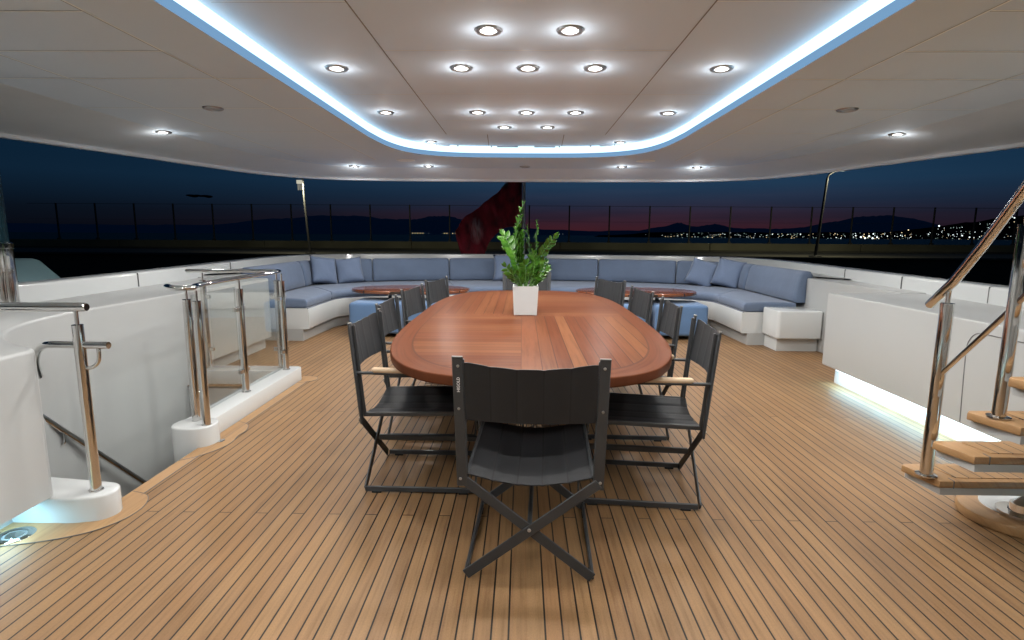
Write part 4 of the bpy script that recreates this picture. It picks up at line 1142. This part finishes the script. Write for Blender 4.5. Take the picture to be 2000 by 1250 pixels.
# ================================================================== SEA, QUAY, HILLS
def seam_():
    m, nt, b = new_mat('dark_sea')
    o = nt.obj(); x, y, z = nt.sep(o)
    b.inputs['Base Color'].default_value = (0.002, 0.005, 0.009, 1)
    b.inputs['Roughness'].default_value = 0.4
    b.inputs['Specular IOR Level'].default_value = 0.12
    n1 = nt.noise(nt.vec(nt.m('MULTIPLY', x, 0.5), nt.m('MULTIPLY', y, 0.25), 0), 1.0, 4)
    nt.put(b.inputs['Normal'], nt.bump(n1, 0.8, 0.6))
    return m
mb = MB(); v = [mb.bm.verts.new(p) for p in ((-9000, -300, -3), (9000, -300, -3), (9000, 9000, -3), (-9000, 9000, -3))]; mb._f(v)
mb.build('sea', seam_(), None, 0, recalc=False)['kind'] = 'structure'

CONC = mat('quay_concrete', (0.20, 0.19, 0.13), 0.9, var=0.35, vscale=0.35, bump=0.5, bscale=6)
CONC2 = mat('quay_paving', (0.10, 0.095, 0.075), 0.9, var=0.4, vscale=0.25, bump=0.5, bscale=4)
mb = MB(); mb.box((0, 25.5, -1.4), (110, 9.0, 3.8)); mb.box((0, 21.0, 0.54), (110, 0.35, 0.09), 0.02, 1)
mb.build('quay', CONC2, None, 0)['kind'] = 'structure'
qw = empty('breakwater_wall', (0, 30.2, 0.5), label='low olive concrete breakwater wall along the quay beyond the stern', cat='wall')
mb = MB(); xx = -54
while xx < 54:
    w = 8.0; mb.box((xx + w / 2, 0, 0.22), (w - 0.03, 0.45, 0.46), 0.02, 1); xx += w
mb.build('wall', CONC, qw, 0)
mb = MB(); mb.box((0, -0.34, 0.03), (108, 0.22, 0.10), 0.02, 1); mb.build('footing', CONC2, qw, 0)
fe = empty('quay_fence', (0, 30.2, 0.94), label='wire fence of slim posts standing on top of the breakwater wall', cat='fence')
FM = mat('fence_post', (0.045, 0.045, 0.045), 0.6)
px = [102, 178, 251, 319, 391, 465, 540, 612, 690, 767, 845, 923, 1002, 1080, 1159, 1237, 1316, 1395, 1473, 1552, 1629, 1703, 1777, 1850, 1925, 2000]
pm = None
for i in range(len(px)):
    x_ = -25.4 + 2.145 * i
    if pm is None:
        mb = MB(); mb.box((0, 0, 0.98), (0.07, 0.07, 1.96), 0.008, 1); mb.box((0, -0.02, 0.05), (0.16, 0.12, 0.08)); q = mb.build('fence_post', FM, fe, 0); pm = q
    else:
        q = pm.copy(); C.objects.link(q); q.parent = fe
    q.location = (x_, 0, 0)
mb = MB()
mb.tube([(-27, 0, 1.93), (28, 0, 1.93)], 0.010, 6); mb.tube([(-27, 0, 1.1), (28, 0, 1.1)], 0.004, 5); mb.build('wire', FM, fe, 0)

# lamp post and pole on the quay
LPM = mat('galvanised', (0.05, 0.05, 0.05), 0.5)
lp = empty('street_lamp', (11.45, 22.0, 0.5), label='tall bent-arm street lamp on the quay at right, head glowing faintly', cat='street lamp')
mb = MB(); mb.tube([(0, 0, 0), (0.1, 0, 1.6), (0.20, 0, 3.05)], [0.065, 0.05, 0.045], 10); mb.box((0, 0, 0.05), (0.34, 0.34, 0.1), 0.01, 1); mb.build('pole', LPM, lp, 50)
mb = MB(); mb.tube([(0.20, 0, 3.05), (0.26, 0, 3.2), (0.42, 0, 3.30), (0.62, 0, 3.35)], 0.035, 8); mb.build('arm', LPM, lp, 50)
mb = MB(); mb.box((0.70, 0, 3.35), (0.24, 0.12, 0.05), 0.015, 2); hd = mb.build('lamp_head', LPM, lp, 40)
mb = MB(); mb.box((0.72, 0, 3.322), (0.16, 0.09, 0.012)); mb.build('lamp_lens', emat('faint_lens', (0.8, 0.9, 0.8), 0.8), hd, 0)
ap = empty('mast', (-8.55, 22.0, 0.5), label='slim mast on the quay at left carrying two small white equipment boxes', cat='pole')
mb = MB(); mb.tube([(0.1, 0, 0), (-0.04, 0, 2.1), (-0.08, 0, 3.6)], [0.05, 0.04, 0.028], 8); mb.box((0.1, 0, 0.05), (0.3, 0.3, 0.1)); mb.build('pole', LPM, ap, 50)
WB = mat('box_white', (0.75, 0.74, 0.62), 0.5)
mb = MB(); mb.box((-0.16, -0.08, 2.82), (0.20, 0.12, 0.14), 0.01, 1); mb.build('box', emat('box_glow', (0.55, 0.53, 0.42), 0.9), ap, 0)  # equipment box, no lamp; its lit look is put in as emission
mb = MB()
for k in range(3): mb.box((-0.22 + 0.07 * k, -0.08, 2.62), (0.028, 0.05, 0.22), 0.004, 1)
mb.build('antenna', emat('antenna_glow', (0.4, 0.38, 0.3), 0.6), ap, 0)  # antennas also emit, only to look lit
def weak(loc_, e, par):
    d = bpy.data.lights.new('quay_fill', 'SPOT'); d.energy = e; d.color = (1.0, 0.93, 0.62); d.shadow_soft_size = 0.1; d.spot_size = rad(160); d.spot_blend = 0.9
    o = bpy.data.objects.new('quay_fill', d); C.objects.link(o); o.parent = par; o.location = loc_; o.rotation_euler = (rad(48), 0, 0)
weak((0.72, -0.2, 3.28), 430, lp); weak((-0.1, -0.3, 2.7), 350, ap)  # spots light the breakwater wall; the mast one is added, no lamp there

# hills: ridge lines as (x-direction, height) at a distance
def hill(name, Y, depth, prof, m, rough=2.0):
    mb = MB(); rows = []
    pr = []
    for (a, za), (b, zb) in zip(prof, prof[1:]):
        for k in range(8):
            t = k / 8; t2 = t * t * (3 - 2 * t); pr.append((a + (b - a) * t, za + (zb - za) * t2))
    pr.append(prof[-1])
    rnd = random.Random(3)
    for (x, zt) in pr:
        zt2 = zt + rnd.uniform(-rough, rough) * (1 if zt > 4 else 0.2)
        rows.append([(x, Y, -3.5), (x + rnd.uniform(-3, 3), Y + depth * 0.35, zt2 * 0.45), (x, Y + depth, zt2), (x, Y + depth * 2, zt2 * 0.6), (x, Y + depth * 3, -4)])
    mb.grid(rows); o = mb.build(name, m, None, 80); o['kind'] = 'structure'; return o
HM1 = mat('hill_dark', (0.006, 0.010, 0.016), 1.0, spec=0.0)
HM2 = mat('hill_far', (0.26, 0.36, 0.50), 1.0, spec=0.0)  # pale blue albedo stands in for haze over the far hills
def wx(pxx, Y): return (pxx - 1021) / 1080 * Y * 1.012
def wz(pyy, Y): return 1.35 + (458 - pyy) / 1080 * Y * 1.0
Y1 = 1150
hill('city_hill', Y1, 120, [(wx(a, Y1 + 120), wz(b, Y1 + 120)) for a, b in ((1180, 458), (1290, 452), (1420, 451), (1520, 452), (1640, 450), (1720, 449), (1790, 440), (1860, 430), (1930, 419), (2010, 408), (2120, 398), (2300, 392), (2700, 402))], HM1, 1.0)
Y2 = 4000
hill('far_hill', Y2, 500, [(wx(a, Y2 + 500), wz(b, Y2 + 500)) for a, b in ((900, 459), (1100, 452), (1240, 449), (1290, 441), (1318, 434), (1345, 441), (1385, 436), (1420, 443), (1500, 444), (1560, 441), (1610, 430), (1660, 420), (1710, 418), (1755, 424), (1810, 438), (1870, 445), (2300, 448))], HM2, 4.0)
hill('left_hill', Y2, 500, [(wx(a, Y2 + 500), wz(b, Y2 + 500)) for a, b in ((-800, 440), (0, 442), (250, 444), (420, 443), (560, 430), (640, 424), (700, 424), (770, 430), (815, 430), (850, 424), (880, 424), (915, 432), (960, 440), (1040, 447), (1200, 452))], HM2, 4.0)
# city lights
mb = MB()
rl = random.Random(11)
def dot(pxx, pyy, Y, r, k):
    mb.mi = k
    t = bmesh.new(); bmesh.ops.create_icosphere(t, subdivisions=1, radius=r); mb.join(t, Matrix.Translation((wx(pxx, Y) , Y, wz(pyy, Y))))
ridge = [(1285, 451), (1420, 449), (1520, 450), (1640, 448), (1720, 447), (1790, 441), (1860, 431), (1930, 420), (2010, 409), (2100, 400)]
def ry_(x):
    for (a, za), (b, zb) in zip(ridge, ridge[1:]):
        if a <= x <= b: return za + (zb - za) * (x - a) / (b - a)
    return 452
n = 0
while n < 480:
    x = rl.uniform(1285, 2090); yt = ry_(x) + 3; yb_ = 463.5 + (x - 1285) * 0.004
    dens = 0.55 if x < 1620 else (0.9 if x < 1730 else 0.7)
    if rl.random() > dens: continue
    t = rl.random() ** (1.6 if x > 1740 else 1.0)
    y = yb_ - (yb_ - yt) * t
    r = rl.choice((0.35, 0.45, 0.5, 0.6, 0.8)); 
    if 1655 < x < 1690: r *= 1.5
    dot(x, y, Y1 - 3, r, rl.choice((0, 0, 1, 1, 2, 2, 3))); n += 1
for x, y, r, k in ((1660, 459, 1.7, 1), (1668, 461, 1.8, 1), (1675, 457, 1.6, 1), (1682, 461, 1.8, 1), (1690, 459, 1.4, 1), (1650, 456, 1.2, 1), (1747, 445, 1.2, 2), (1803, 437, 1.5, 1), (1862, 458, 1.3, 1), (1848, 455, 1.2, 1), (1935, 419, 1.4, 1), (1940, 421, 1.2, 1)): dot(x, y, Y1 - 4, r, k)
for x in list(range(806, 832, 5)) + [872, 877, 883, 888, 893]: dot(x, 456.5, Y1, 0.75, 2)
for x in (947, 954, 962, 1083, 1092, 1098, 1255, 915, 842): dot(x, 456.5, Y1, 0.55, 3)
dot(188, 463, Y1, 0.9, 1); dot(110, 465, Y1, 0.5, 3)
cl_ = mb.build('city_lights', [emat('light_dim', (0.35, 0.5, 0.45), 1.0), emat('light_cool', (0.85, 1.0, 1.0), 2.4), emat('light_warm', (1.0, 0.78, 0.45), 1.5), emat('light_faint', (0.35, 0.38, 0.42), 0.7)], None, 0)
cl_['kind'] = 'stuff'; tag(cl_, 'scattered town lights twinkling on the shore and dark hillside', 'city lights')
# small dark cloud patch left
mb = MB()
for k in range(9):
    t = bmesh.new(); bmesh.ops.create_icosphere(t, subdivisions=2, radius=1.0)
    mb.join(t, Matrix.Translation((wx(386 + 3.6 * k, 6000), 6000 + 10 * k, wz(387 + (k % 3) * 0.7, 6000))) @ Matrix.Diagonal((42, 30, 10 + 4 * math.sin(k), 1)))
CM = mat('cloud_dark', (0.004, 0.008, 0.02), 1.0, spec=0.0)
mb.build('cloud', CM, None, 180)['kind'] = 'structure'
